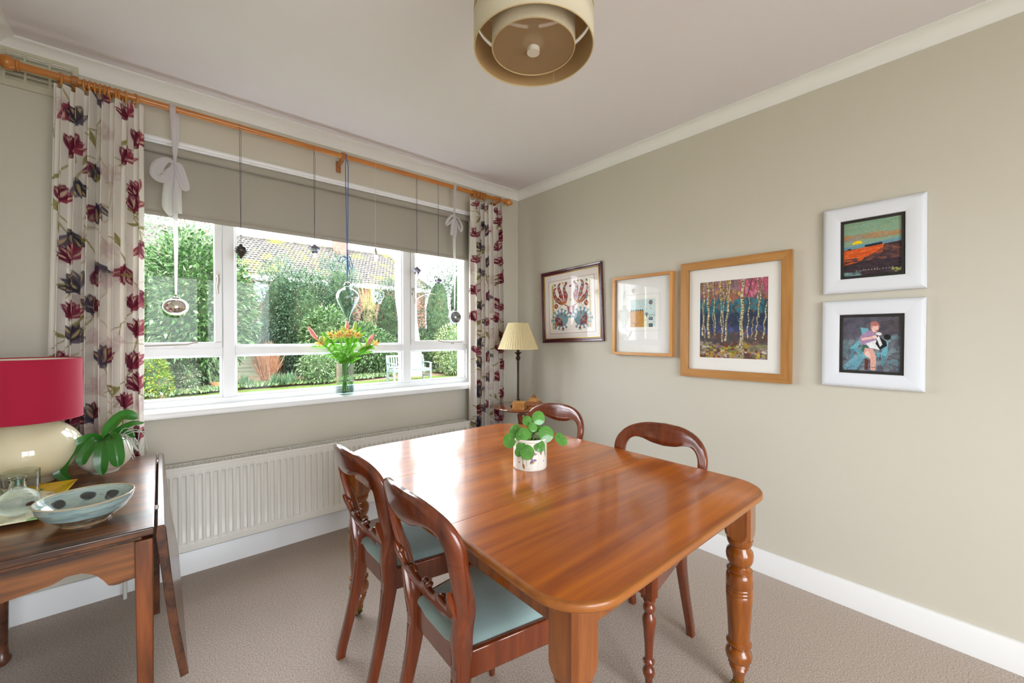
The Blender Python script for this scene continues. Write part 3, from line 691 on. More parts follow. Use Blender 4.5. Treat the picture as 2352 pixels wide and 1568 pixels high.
# ------------------------------------------------------------ balloon-back chairs
M_CH = wood('chair_mahogany', '#481909', '#853b16', axis=2, rough=.2, coat=.7, scale=1.2)
M_SEAT = mat('teal_seat_cloth', '#8fa6a4', rough=.8, spec=.2, noise=(420, 3, .07, (1, 1, 1)), bump=(600, .25), sheen=.3)
def bx(z):
    zs = [0, .12, .25, .37, .44, .52, .60, .72, .80, .868]; xs_ = [-.012, .022, .054, .076, .080, .050, .014, -.014, -.028, -.040]
    return float(np.interp(z, zs, xs_))
ZS = np.linspace(0, .9, 46); BX = np.array([bx(z) for z in ZS]); BX = np.convolve(np.pad(BX, 3, mode='edge'), np.ones(7)/7, 'valid')
def bxs(z): return float(np.interp(z, ZS, BX))
def solid_strip(m, A, B_, tx, xf, nose=.45):
    """outer/inner (y,z) paths -> rounded bar; tx thickness list; xf(y,z) centre x"""
    rings = []
    for (ya, za), (yb, zb), t in zip(A, B_, tx):
        ym, zm = (ya+yb)/2, (za+zb)/2; ring = []
        for u, v in ((1, -.45), (1, .45), (.82, .9), (.4, 1), (-.4, 1), (-.82, .9), (-1, .45), (-1, -.45), (-.82, -.9), (-.4, -1), (.4, -1), (.82, -.9)):
            y = ym+(ya-ym)*u; z = zm+(za-zm)*u; ring.append((xf(y, z)+v*t/2, y, z))
        rings.append(ring)
    return m.loft(rings)
def make_chair(name, label):
    t = thing(name, label, 'chair', group='set of balloon-back dining chairs')
    cx = lambda y, z: bxs(z)-.006*(z > .7)+.24*y*y/.22
    # crest rail
    oh = [(.2185, .715), (.2195, .755), (.208, .792), (.182, .824), (.140, .848), (.085, .862), (0, .868)]
    ih = [(.1755, .715), (.1730, .748), (.160, .775), (.135, .790), (.098, .788), (.055, .776), (0, .770)]
    O = catmull(oh, 16); I = catmull(ih, 16)
    A = O+[(-y, z) for y, z in O[::-1][1:]]; Bq = I+[(-y, z) for y, z in I[::-1][1:]]
    obj('crest_rail', solid_strip(MB(), A, Bq, [.028]*len(A), cx), M_CH, t, smooth=50)
    for s in (-1, 1):
        zz = np.concatenate([np.linspace(.7145, .40, 26), np.linspace(.385, 0, 16)]); rings = []
        KZ = [0, .2, .3, .40, .45, .49, .54, .60, .67, .7145, .80]
        sm = lambda z, V_: float(np.mean([np.interp(z+d, KZ, V_) for d in np.linspace(-.035, .035, 9)]))
        for z in zz:
            yc = s*sm(z, [.142, .137, .134, .134, .137, .147, .165, .183, .1945, .197, .197]); hw = sm(z, [.0145, .0155, .0165, .018, .0185, .019, .020, .0205, .0212, .0215, .0215])
            hx = sm(z, [.0155, .018, .021, .027, .030, .027, .022, .018, .0150, .014, .014]); b0_ = bxs(z)-.006*min(1, max(0, (z-.6)/.1)); c = hw*.5 if z > .47 else .004+max(0, z-.40)*.07
            kf = min(1, max(0, (z-.44)/.16)); kf = kf*kf*(3-2*kf)
            rings.append([(b0_+a+.24*(yc+b)**2/.22*kf, yc+b, z) for a, b in ((hx*.45, hw), (hx*.9, hw-c*.4), (hx, hw-c), (hx, -hw+c), (hx*.9, -hw+c*.4), (hx*.45, -hw), (-hx*.45, -hw), (-hx*.9, -hw+c*.4), (-hx, -hw+c), (-hx, hw-c), (-hx*.9, hw-c*.4), (-hx*.45, hw))])
        obj('back_leg', MB().loft(rings), M_CH, t, smooth=45)
        M = Matrix.Translation((.405, s*.182, 0)); m = MB()
        m.box(-.021, .021, -.021, .021, .352, .432, M=M)
        m.lathe([(0, 0), (.011, 0), (.0125, .02), (.012, .05), (.014, .07), (.0195, .082), (.0215, .092), (.0185, .103), (.013, .110), (.013, .118), (.020, .125), (.0205, .131), (.014, .138), (.0135, .145), (.0155, .19), (.021, .25), (.0235, .272), (.0225, .284), (.016, .296), (.0145, .30), (.020, .308), (.0215, .318), (.019, .328), (.0145, .333), (.0145, .338), (.021, .342), (.021, .350), (.018, .354), (0, .354)], 24, M=M)
        obj('front_leg', m, M_CH, t, smooth=40)
    # seat rails
    def rail(p, q, name_):
        d = Vector((q[0]-p[0], q[1]-p[1], 0)).normalized(); nrm = Vector((-d.y, d.x, 0))*.011
        P = [Vector((*p, 0))+nrm, Vector((*q, 0))+nrm, Vector((*q, 0))-nrm, Vector((*p, 0))-nrm]
        obj(name_, MB().loft([[(v.x, v.y, z) for v in P] for z in (.365, .440)]), M_CH, t, bevel=.004)
    rail((.078, -.128), (.078, .128), 'rear_rail'); rail((.418, -.178), (.418, .178), 'front_rail')
    rail((.085, .140), (.405, .192), 'side_rail'); rail((.085, -.140), (.405, -.192), 'side_rail')
    # drop-in seat
    def so(k, z):
        pts = [(.072+k, -.128+k), (.415-k, -.185+k), (.425-k, -.12), (.425-k, .12), (.415-k, .185-k), (.072+k, .128-k), (.068+k, .06), (.068+k, -.06)]
        n = []
        for i in range(8):
            a, b = pts[i], pts[(i+1) % 8]
            for q in range(6): n.append((a[0]+(b[0]-a[0])*q/6, a[1]+(b[1]-a[1])*q/6, z))
        return n
    rings = [so(.0, .425), so(-.002, .437), so(.000, .449), so(.012, .459), so(.035, .468), so(.07, .475), so(.11, .479)]
    m = MB().loft(rings); obj('seat_cushion', m, M_SEAT, t, smooth=80)
    # carved mid rail
    A = []; Bq = []; th = []
    for y in np.linspace(-.166, .166, 61):
        u = y/.166; zb = .486+.060*u*u+.004*math.cos(abs(u)*13); zt = .510+.048*u*u+.046+.013*math.exp(-((abs(u)-.50)/.13)**2)+.016*math.exp(-((u)/.14)**2)+.030*math.exp(-((abs(u)-.98)/.10)**2)-.008*math.exp(-((abs(u)-.76)/.08)**2)
        A.append((y, zt)); Bq.append((y, zb)); th.append(.019)
    mr = obj('carved_mid_rail', solid_strip(MB(), A, Bq, th, lambda y, z: bxs(z)+.010), M_CH, t, smooth=45)
    for s in (-1, 1):
        for y, z, a, b, tl in ((.084, .574, .017, .0085, .25), (.108, .573, .009, .006, .3), (.150, .607, .009, .010, 0), (.012, .572, .012, .007, .1)):
            obj('scroll_carving', MB().ball((bxs(z)+.016, s*y, z), .0115, a, b, 14, 10, M=Matrix.Rotation(s*tl, 4, 'X')), M_CH, mr, smooth=80)
    return t
ch = make_chair('dining_chair', 'mahogany balloon-back chair with teal seat, nearest the camera on the table\'s left side')
def putc(o, x, y, rz, sz): o.location = (x, y, 0); o.rotation_euler = (0, 0, rz); o.scale = (1, 1, sz)
CHAIRS = [(-1.94, -1.755, -.03, 1.005, ch['label']),
          (-1.93, -1.27, .0, 1.01, 'mahogany balloon-back chair with teal seat, farther one on the table\'s left side, by the radiator'),
          (-.765, -1.838, PI+.012, 1.015, 'mahogany balloon-back chair with its back to the wall below the large birch tree picture'),
          (-.715, -1.145, PI+.05, 1.012, 'mahogany balloon-back chair behind the potted plant, beside the round corner table')]
for i, (x, y, rz, sz, lb) in enumerate(CHAIRS):
    o = ch if i == 0 else copy_tree(ch)
    putc(o, x, y, rz, sz); o['label'] = lb
# ------------------------------------------------------------ round corner table, its lamp and puzzles
M_MAH = wood('side_table_wood', '#5d2814', '#a3572c', axis=0, rough=.2, coat=.7, scale=1.)
ST = thing('tripod_table', 'small round mahogany tripod table in the room corner', 'table', (-.272, -.362, 0))
ZR = .72
obj('tabletop', MB().lathe([(0, ZR-.020), (.215, ZR-.020), (.228, ZR-.014), (.232, ZR-.007), (.229, ZR-.001), (.224, ZR), (0, ZR)], 64), M_MAH, ST, smooth=40)
obj('top_block', MB().box(-.075, .075, -.075, .075, ZR-.045, ZR-.020), mat('dark_wood', '#2a150d', rough=.35, coat=.3), ST, bevel=.004)
obj('pedestal', MB().lathe([(0, .18), (.030, .18), (.034, .21), (.022, .23), (.020, .26), (.036, .31), (.042, .36), (.034, .41), (.022, .44), (.026, .46), (.020, .49), (.024, .54), (.032, .60), (.040, .64), (.034, .655), (0, .655)], 28), M_MAH, ST, smooth=50)
for k in range(3):
    a = 2*PI*k/3+.4; pts = catmull([(.02, .23), (.08, .25), (.13, .17), (.17, .06), (.205, .012)], 14)
    obj('leg', MB().tube([(r*math.cos(a), r*math.sin(a), z) for r, z in pts], [.024-.010*i/14 for i in range(15)], 10), M_MAH, ST, smooth=60)
M_BRZ = mat('dark_bronze', '#3a2c22', rough=.4, metal=.6, noise=(30, 4, .3, (1, 1, 1)))
L1 = thing('candlestick_lamp', 'slim dark bronze candlestick lamp with pleated cream shade in the corner', 'lamp', (-.225, -.275, ZR))
L1.location.x = -.327; L1.location.y = -.374; L1.scale = (.955, .955, .955)
obj('lamp_base', MB().lathe([(0, 0), (.062, 0), (.064, .006), (.055, .012), (.035, .022), (.018, .032), (.012, .045), (0, .045)], 32), M_BRZ, L1, smooth=50)
obj('lamp_pole', MB().lathe([(.010, .04), (.015, .05), (.015, .056), (.011, .062), (.0095, .07), (.0085, .26), (.0085, .36), (.011, .365), (.009, .37), (.010, .385), (.018, .395), (.021, .405), (.016, .415), (.010, .42), (.014, .432), (.026, .444), (.033, .450), (.012, .447), (.012, .50), (0, .50)], 24), M_BRZ, L1, smooth=50)
M_SHADE = mat('pleated_cream_silk', '#f1e2b4', rough=.7, trl=.35, noise=(30, 3, .03, (1, 1, 1)))
n = 192; rings = []
for r, z in ((.166, .478), (.164, .483), (.086, .686), (.082, .691)):
    rings.append([((r+(.0016 if k % 4 < 2 else -.0016))*math.cos(2*PI*k/n), (r+(.0016 if k % 4 < 2 else -.0016))*math.sin(2*PI*k/n), z) for k in range(n)])
sh = obj('lamp_shade', MB().loft(rings, cap=False), M_SHADE, L1, smooth=70, solid=.001)
for r_, z_ in ((.167, .479), (.083, .690)): obj('shade_trim', MB().tube([(r_*math.cos(a), r_*math.sin(a), z_) for a in np.linspace(0, 2*PI, 49)], .0028, 6), mat('trim_braid', '#e4d3a0', rough=.8), sh)
obj('lamp_holder', MB().lathe([(0, .5), (.012, .5), (.013, .545), (.024, .555), (.028, .60), (.018, .63), (0, .638)], 16), mat('white_plastic', '#eeeae0', rough=.4), L1)
M_LW = wood('puzzle_wood', '#a86a30', '#e0a860', axis=0, rough=.45, coat=.15, scale=3)
M_LW2 = wood('puzzle_wood_dark', '#7c431f', '#b87444', axis=0, rough=.45, coat=.15, scale=3)
pb = thing('puzzle_box', 'small light wooden block puzzle with dotted sides, in front of the slim lamp', 'wooden puzzle', (-.378, -.448, ZR), rz=.62)
m = MB().box(-.046, .046, -.046, .046, 0, .054); obj('block', m, M_LW, pb, bevel=.0015)
m = MB()
for i in range(5):
    for j in range(3):
        m.ball((-.026+i*.013, -.0462, .013+j*.014), .0024, .0008, .0024, 8, 6)
        if i < 4: m.ball((-.0462, -.026+i*.016, .013+j*.014), .0008, .0024, .0024, 8, 6)
obj('peg_hole', m, mat('burnt_dots', '#4a2c14', rough=.8), pb)['kind'] = 'stuff'
pp = thing('pyramid_puzzle', 'wooden pyramid puzzle of stacked pieces on the corner table', 'wooden puzzle', (-.205, -.425, ZR), rz=.45)
obj('puzzle_tray', MB().box(-.066, .066, -.066, .066, 0, .012), M_LW2, pp, bevel=.001)
zc = .012; hw = .062
for k, (h, mm) in enumerate(((.027, M_LW2), (.027, M_LW), (.027, M_LW2))):
    s1_, s2_ = hw*(1-k/3.0), hw*(1-(k+1)/3.0)+.0004
    m = MB().loft([[(s1_, -s1_, zc+k*h), (s1_, s1_, zc+k*h), (-s1_, s1_, zc+k*h), (-s1_, -s1_, zc+k*h)], [(s2_, -s2_, zc+(k+1)*h-.0006), (s2_, s2_, zc+(k+1)*h-.0006), (-s2_, s2_, zc+(k+1)*h-.0006), (-s2_, -s2_, zc+(k+1)*h-.0006)]])
    obj('puzzle_piece', m, mm, pp, smooth=0)
tag(obj('puzzle_tile', MB().box(-.030, .030, -.014, .014, 0, .010), M_LW, None, bevel=.001, loc=(-.305, -.512, ZR)), 'thin flat wooden puzzle slip lying between the block and the pyramid', 'wooden puzzle').rotation_euler = (0, 0, -.1)
# ------------------------------------------------------------ potted pilea on the dining table
PL = thing('potted_pilea', 'round-leaved green plant in a white pot painted with flowers and butterflies, on the dining table', 'potted plant', (-1.335, -1.587, ZT+.0))
pr_ = [(.0655, 0), (.068, .004), (.068, .09), (.0705, .112), (.0715, .119), (.069, .123), (.066, .120), (.0655, .10)]
cv = Canvas(2*PI*.068, .118, 1500, '#f6f2e8'); 
cc = .105   # canvas x of the side facing the camera
def fl(x, y, s):
    for a in (0.15, 1.2, 2.2, 3.2, -1.9): 
        cv.ell(x+math.cos(a)*s*.5, y+math.sin(a)*s*.5, s*.55, s*.2, a, '#a8808f', .95, point=.6); cv.line([(x, y), (x+math.cos(a)*s*.9, y+math.sin(a)*s*.9)], .0008, '#7d4f68')
    cv.ell(x, y, .004, .003, 0, '#6b3a3a')
fl(cc-.003, .046, .032)
for dx, dy, a, l in ((-.038, .045, 1.35, .026), (-.028, .050, 1.6, .026), (-.012, .068, 3.1, .017)): cv.ell(cc+dx, dy, l, .005, a, '#6f8a52', 1, point=.7)
cv.line([(cc-.036, .03), (cc-.030, .06), (cc-.029, .098)], .0022, '#5f7a45'); cv.line([(cc-.008, .045), (cc-.014, .08), (cc-.014, .10)], .0014, '#9a8a55')
cv.ell(cc-.026, .098, .012, .0055, 1.35, '#a58a62', 1, point=.4)
def bfly(x, y, s, a, c1, c2):
    for q in (-1, 1):
        cv.ell(x+math.cos(a)*q*s*.5, y+math.sin(a)*q*s*.5-.3*s, s*.55, s*.3, a+q*.5, c1, 1, point=.3); cv.ell(x+math.cos(a)*q*s*.35, y+math.sin(a)*q*s*.35+.1*s, s*.3, s*.2, a, c2)
    cv.line([(x, y-.4*s), (x, y+.4*s)], s*.12, '#4a3542')
bfly(cc+.012, .082, .015, -.5, '#7d5f96', '#d8b25a'); bfly(cc+.044, .047, .013, 1.2, '#a5466c', '#c2a878'); bfly(cc-.046, .086, .004, .3, '#8a3f72', '#8a3f72'); bfly(cc+.062, .083, .004, 1.2, '#6a4a8a', '#6a4a8a')
cv.ell(cc+.07, .045, .025, .0035, 1.5, '#5f7a45', 1, point=.7); cv.line([(cc-.022, .107), (cc-.003, .108)], .0012, '#c98f6a', .7)
def pf(U, V):
    th = math.atan2(-2.795+1.587, -2.471+1.335)+(U-cc)/.068; r = np.interp(V, [0, .028, .114, .118], [.0682, .068, .068, .066]); z = .118-V
    return r*np.cos(th), r*np.sin(th), z
painted('pot', cv, pf, paintmat('painted_porcelain', rough=.12, coat=.6), PL)
rim = obj('pot_rim', MB().lathe([(.0675, .108), (.0715, .114), (.0725, .119), (.070, .1225), (.0665, .120), (.0655, .10), (.064, .095)], 48, cap=False), mat('porcelain', '#f6f2e8', rough=.12, coat=.6), PL, smooth=60)
obj('soil', MB().lathe([(0, .094), (.066, .094), (.066, .098), (0, .100)], 24), mat('potting_soil', '#3a2a1e', rough=.95, noise=(90, 4, .4, (1, 1, 1)), bump=(90, 1)), PL)
M_PIL = mat('pilea_leaf', '#62a447', rough=.22, coat=.5, noise=(30, 3, .15, (1, 1, 1)), trl=.25, spec=.5)
M_PST = mat('pilea_stalk', '#8fae3e', rough=.4, trl=.2)
camr = Vector((.7581, -.6521, 0)); camu = Vector((0, 0, 1)); camf = Vector((-.685, -.728, 0))   # camf points toward the viewing side
# (right, up, toward, radius, tilt right, tilt up)
LV = [(-.062, .150, .010, .026, -.5, .6), (-.082, .113, .03, .030, -.3, .35), (-.012, .185, .0, .021, -.2, .3), (.012, .165, .02, .020, .3, .5), (.036, .196, -.01, .029, .2, .35),
      (-.022, .143, .045, .027, .1, .5), (-.042, .136, .05, .019, -.3, .5), (-.037, .106, .065, .020, -.4, .9), (-.010, .082, .085, .030, .05, .5), (-.044, .082, .075, .021, -.6, .35),
      (.066, .140, .03, .033, .2, .35), (.038, .102, .07, .024, .1, .4), (.128, .112, .0, .030, .5, .75), (.036, .150, -.02, .017, .0, .7), (.066, .108, -.04, .016, .5, .8), (.0, .130, -.05, .024, -.2, .8), (.02, .14, -.06, .02, .2, .9)]
for (a, u, tw, r, tr, tu) in LV:
    c = camr*a + camu*(u) + camf*tw
    nrm = (camf*1.0*math.cos(tu) + camu*math.sin(tu)*1.15 + camr*tr).normalized()
    e1 = nrm.cross(camu).normalized(); e2 = nrm.cross(e1)
    rings = []; att = e2*(-.25*r)
    P = [[c+att+nrm*.0]*28]
    for f in (.3, .6, .85, 1.0):
        row = []
        for k in range(28):
            q = 2*PI*k/28; rr = r*(1+.05*math.cos(q)+.02*math.sin(3*q+a*50)); d = (e1*math.cos(q)*.94+e2*math.sin(q))*rr*f
            row.append(c+att*(1-f)+d+nrm*(-.0035*f*f*(r/.03)+.0012*math.sin(3*q)*f*f))
        P.append(row)
    lf = obj('leaf', MB().grid(P, closed=True), M_PIL, PL, smooth=80)
    # stalk
    b0 = Vector((random.uniform(-.012, .012), random.uniform(-.012, .012), .098)); en = c+att-nrm*.001
    mid = (b0+en)/2+Vector((0, 0, .012))+(en-b0)*.08
    pts = [tuple(b0*(1-t)**2+mid*2*t*(1-t)+en*t*t) for t in np.linspace(0, 1, 9)]
    obj('leaf_stalk', MB().tube(pts, .0014, 6), M_PST, lf)
    obj('leaf_centre', MB().ball(tuple(c+att+nrm*.0008), .0018, n=8, m=6), mat('pilea_dot', '#d4e07a', rough=.4), lf)
# ------------------------------------------------------------ pendant shade
PD = thing('pendant_light', 'three-tier cream drum pendant shade hanging from the ceiling', 'ceiling light', (-1.632, -1.913, 2.12))
M_SH = mat('cream_shade_cloth', '#f3e9cf', rough=.85, spec=.15, trl=.25, noise=(900, 2, .03, (1, 1, 1)))
M_SHI = mat('shade_rim', '#cdb588', rough=.7); M_LIN = mat('tan_lining', '#b5946a', rough=.85, spec=.1)
def drum(r, z0, z1, nm, par):
    o = obj(nm, MB().lathe([(r, z0), (r, z1)], 96, cap=False), M_SH, par, smooth=60, solid=.0012)
    obj('shade_lining', MB().lathe([(r-.0016, z0+.001), (r-.0016, z1-.001)], 96, cap=False), M_LIN, o, smooth=60)
    rm = None
    for z in (z0, z1): rm = MB(); rm.tube([((r-.001)*math.cos(a), (r-.001)*math.sin(a), z) for a in np.linspace(0, 2*PI, 73)], .0018, 6); obj('shade_rim', rm, M_SHI, o)
    return o
drum(.174, 0, .088, 'outer_band', PD); drum(.174, .104, .19, 'outer_band', PD); drum(.174, .206, .29, 'outer_band', PD)
drum(.1215, .004, .082, 'inner_drum', PD)
obj('diffuser', MB().lathe([(0, .006), (.1195, .006)], 96, cap=False), mat('tan_diffuser', '#c4a67e', rough=.6, alpha=.5, trl=.3), PD, smooth=60)
m = MB()
for k in range(3):
    a = 2*PI*k/3+1.9
    m.tube([(.173*math.cos(a+.6), .173*math.sin(a+.6), z) for z in (0, .1, .2, .29)], .0012, 6)
    m.tube([(.12*math.cos(a), .12*math.sin(a), .050), (.09*math.cos(a), .09*math.sin(a), .022), (.06*math.cos(a), .06*math.sin(a), .027), (.02*math.cos(a), .02*math.sin(a), .024)], .0016, 6)
    m.tube([(.173*math.cos(a), .173*math.sin(a), .288), (.02*math.cos(a), .02*math.sin(a), .288)], .0014, 6); m.tube([(.173*math.cos(a+.6), .173*math.sin(a+.6), .084), (.121*math.cos(a+.6), .121*math.sin(a+.6), .080)], .0014, 6)
obj('shade_spider', m, M_SHI, PD)
obj('lamp_holder', MB().lathe([(0, -.008), (.0185, -.008), (.0185, .012), (.022, .016), (.031, .018), (.031, .030), (.024, .033), (0, .034)], 24), mat('pendant_holder', '#d8cfc0', rough=.4), PD)
obj('bulb', MB().lathe([(0, .090), (.008, .089), (.015, .080), (.0165, .06), (.014, .04), (.012, .032), (0, .031)], 24), mat('bulb_glass', '#f4efe6', rough=.25, trans=.3), PD, smooth=70)
obj('cord', MB().tube([(0, 0, .285), (0, 0, HC-2.12-.02)], .0035, 8), mat('pendant_cord', '#eae6df', rough=.5), PD)
obj('ceiling_rose', MB().lathe([(.020, HC-2.12-.045), (.040, HC-2.12-.03), (.042, HC-2.12-.001), (0, HC-2.12-.001)], 32), mat('white_plastic'), PD)
# ------------------------------------------------------------ pictures on the right wall
def picture(name, label, y0, y1, z0, z1, bar, depth, fm, tilt=0., inner=None, mount=None, art=None, art_rect=None, profile='flat', glaze=True, extra=None):
    """y0 is the left edge as seen from the room (nearer the corner), y1 the right edge"""
    w_, h_ = y0-y1, z1-z0
    t = thing(name, label, 'picture', (0, (y0+y1)/2, (z0+z1)/2), group=None); t.rotation_euler = (tilt, 0, 0)
    def P(u, v, d): return (-d, w_/2-u, h_/2-v)
    pf = {'flat': [(0, 0), (0, depth), (bar, depth), (bar, depth*.5)],
          'step': [(0, 0), (0, depth*.8), (bar*.15, depth), (bar*.5, depth*.92), (bar*.56, depth*.75), (bar*.78, depth*.8), (bar, depth*.6), (bar, depth*.4)],
          'round': [(0, 0), (0, depth*.6), (bar*.06, depth*.85), (bar*.25, depth*.98), (bar*.5, depth), (bar*.8, depth*.92), (bar*.97, depth*.75), (bar, depth*.4)]}[profile]
    for side in range(4):
        rows = []
        for o_, d in pf:
            a, b, c, e = (o_, o_), (w_-o_, o_), (w_-o_, h_-o_), (o_, h_-o_)
            q = [(a, b), (b, c), (c, e), (e, a)][side]; rows.append([P(q[0][0], q[0][1], d+.002), P(q[1][0], q[1][1], d+.002)])
        obj('frame_bar', MB().grid(rows), fm[side % 2], t, smooth=45)
    obj('backing', MB().box(-.004, -.001, -w_/2+.004, w_/2-.004, -h_/2+.004, h_/2-.004), mat('backing_card', '#8a7a60', rough=.9), t)
    b = bar
    if inner:
        iw, im, idp = inner; m = MB()
        for (ua, ub, va, vb) in ((b, w_-b, b, b+iw), (b, w_-b, h_-b-iw, h_-b), (b, b+iw, b+iw, h_-b-iw), (w_-b-iw, w_-b, b+iw, h_-b-iw)):
            m.box(-idp, -depth*.3, w_/2-ub, w_/2-ua, h_/2-vb, h_/2-va)
        obj('inner_slip', m, im, t, bevel=.0008); b += iw*.5
    md = depth*.35
    if mount:
        ua, ub, va, vb = art_rect; m = MB()
        for (p, q, r_, s_) in ((b, w_-b, b, va), (b, w_-b, vb, h_-b), (b, ua, va, vb), (ub, w_-b, va, vb)): m.box(-md-.001, -md+.001, w_/2-q, w_/2-p, h_/2-s_, h_/2-r_)
        obj('mount', m, mount, t, smooth=0)
    ua, ub, va, vb = art_rect
    cv = art
    def fn(U, V):
        return -(md-(.0008 if mount else -.001))+0*U, w_/2-(ua+U/cv.w*(ub-ua)), h_/2-(va+V/cv.h*(vb-va))
    painted('artwork', cv, fn, paintmat('artist_colour' if not glaze else 'print_colour', rough=.55 if glaze else .4), t, smooth=False)
    if extra: extra(t, P, md)
    if glaze: obj('glazing', MB().add([P(b, b, md+.004), P(w_-b, b, md+.004), P(w_-b, h_-b, md+.004), P(b, h_-b, md+.004)], [(0, 1, 2, 3)]), M_PGL, t, smooth=0)
    return t
R_ = np.random.default_rng(3)
# A: embroidered ottoman style textile
def art_suzani():
    c = Canvas(1.0, 1.10, 215, '#efe6dc'); red, dk, teal, gold, plum = '#9c3526', '#7a2230', '#6f9096', '#b79a3c', '#8c2450'
    for x in (.06, .94):
        c.line([(x, .06), (x, 1.04)], .03, gold)
        for k in range(26):
            y = .07+k*.0375; s = 1 if x < .5 else -1
            c.line([(x, y), (x+s*.05, y-.02)], .012, '#c9ad4c'); c.line([(x, y), (x-s*.035, y+.02)], .010, '#c9ad4c')
    for s in (-1, 1):
        X = lambda v: .5+s*v
        # tulip head: three curling petals
        c.ell(X(.205), .38, .10, .12, s*.35, red)
        for (pts, wd, cc) in (([(.15, .46), (.11, .32), (.15, .20), (.135, .10), (.09, .06)], .10, red), ([(.20, .46), (.22, .30), (.275, .18), (.285, .08), (.25, .03)], .11, red), ([(.24, .46), (.345, .38), (.40, .26), (.40, .16), (.35, .12)], .10, red)):
            pp_ = catmull(pts, 26)
            for i in range(26):
                w_ = wd*(1-.75*i/26); c.line([(X(pp_[i][0]), pp_[i][1]), (X(pp_[i+1][0]), pp_[i+1][1])], w_, cc)
            for i in range(3, 22, 5): c.ell(X(pp_[i][0]), pp_[i][1], .018, .022, 0, '#8fa3ac')
        for pts in ([(.20, .44), (.29, .33), (.335, .22), (.34, .12)], [(.165, .44), (.175, .32), (.215, .20), (.21, .08)]):
            c.line([(X(a), b) for a, b in catmull(pts, 14)], .018, '#efe6dc')
        for k in range(10): c.line([(X(.06+.034*k), .50-.02*k+.04), (X(.05+.034*k), .56-.02*k+.03)], .010, gold)
        c.ell(X(.14), .46, .035, .045, 0, '#d8963a'); c.ell(X(.14), .46, .014, .02, 0, dk)
        c.line([(X(.14), .52), (X(.08), .56), (X(.05), .66)], .016, plum)
        for k in range(5): c.ell(X(.055), .58+.03*k, .04-.004*k, .010, .5*s, plum); 
        c.ell(X(.36), .53, .05, .055, 0, red); c.ell(X(.36), .53, .03, .012, .8, '#e0b060'); c.line([(X(.36), .47), (X(.37), .38)], .012, teal); c.ell(X(.37), .40, .012, .05, 0, teal)
        c.line([(X(.30), .60), (X(.26), .55), (X(.20), .52)], .010, '#9a8a3a')
        # lower teal leaf cluster
        c.ell(X(.24), .84, .17, .16, .5*s, teal)
        for k in range(13):
            a = -2.9+k*.42; r1 = .17; L = .075+.02*(k % 2); ax_, ay_ = .24+math.cos(a)*r1*.9, .84+math.sin(a)*r1*.85
            c.line([(X(ax_), ay_), (X(ax_+math.cos(a)*L), ay_+math.sin(a)*L)], .035, teal)
            for q in (-.5, .5): c.line([(X(ax_+math.cos(a)*L*.4), ay_+math.sin(a)*L*.4), (X(ax_+math.cos(a)*L*.4+math.cos(a+q)*L*.7), ay_+math.sin(a)*L*.4+math.sin(a+q)*L*.7)], .016, '#7f9ca0')
            if k % 2: c.ell(X(.24+math.cos(a)*.13), .84+math.sin(a)*.12, .012, .03, a+PI/2, dk)
        c.ell(X(.30), .88, .11, .07, s*(-.9), dk); 
        for k in range(3): c.line([(X(.24+.05*k), .80+.05*k), (X(.27+.05*k), .88+.03*k)], .012, '#d8963a')
        c.ell(X(.29), .87, .06, .016, s*(-.9), teal); c.ell(X(.37), .95, .035, .04, 0, dk); c.ell(X(.37), .95, .018, .022, 0, '#d8a43a')
        c.line([(X(.38), .98), (X(.40), 1.05)], .014, dk)
        c.ell(X(.1), .04, .03, .02, .4, plum); c.ell(X(.38), .05, .03, .02, .9, '#6f7a3c'); c.ell(X(.18), .03, .03, .015, 0, gold)
        c.ell(X(.2), 1.04, .03, .022, 0, red)
    c.ell(.5, .72, .02, .04, -.5, plum); c.ell(.5, .12, .03, .018, -.6, plum); c.ell(.5, .42, .02, .015, 0, gold)
    c.mottle(.03, .012, 4)
    o = Canvas(1.10, 1.20, 215, '#f1e9df'); o.rect(.0, 1.1, .0, 1.2, '#9a3a34'); o.rect(.010, 1.09, .010, 1.19, '#f1e9df')
    i0 = int(.05*215); o.a[i0:i0+c.H, i0:i0+c.W] = c.a
    return o
M_BURG = wood('burgundy_frame', '#3c1218', '#642630', axis=1, rough=.22, coat=.6)
M_OAKY = wood('oak_frame_side', '#a06a32', '#cb9553', axis=1, rough=.45, coat=.1, scale=1.4)
M_OAKZ = wood('oak_frame_up', '#a06a32', '#cb9553', axis=2, rough=.45, coat=.1, scale=1.4)
M_PINEY = wood('light_wood_frame_side', '#bd7f3c', '#dca25c', axis=1, rough=.4, coat=.15)
M_PINEZ = wood('light_wood_frame_up', '#bd7f3c', '#dca25c', axis=2, rough=.4, coat=.15)
M_MOUNT = mat('mount_card', '#f3f0ea', rough=.85, spec=.15)
M_GILT = mat('gilt_slip', '#c9a23c', rough=.3, metal=.8)
w_, h_ = .625, .587
picture('framed_embroidery', 'burgundy framed embroidered textile of red tulips and blue leaves, nearest the corner lamp', -.330, -.955, 1.231, 1.818, .030, .022, (M_BURG, M_BURG), tilt=-.040, inner=(.004, M_GILT, .016), mount=mat('cream_mount', '#e9dfd8', rough=.85), art=art_suzani(), art_rect=(.074, .551, .082, .515), profile='step')
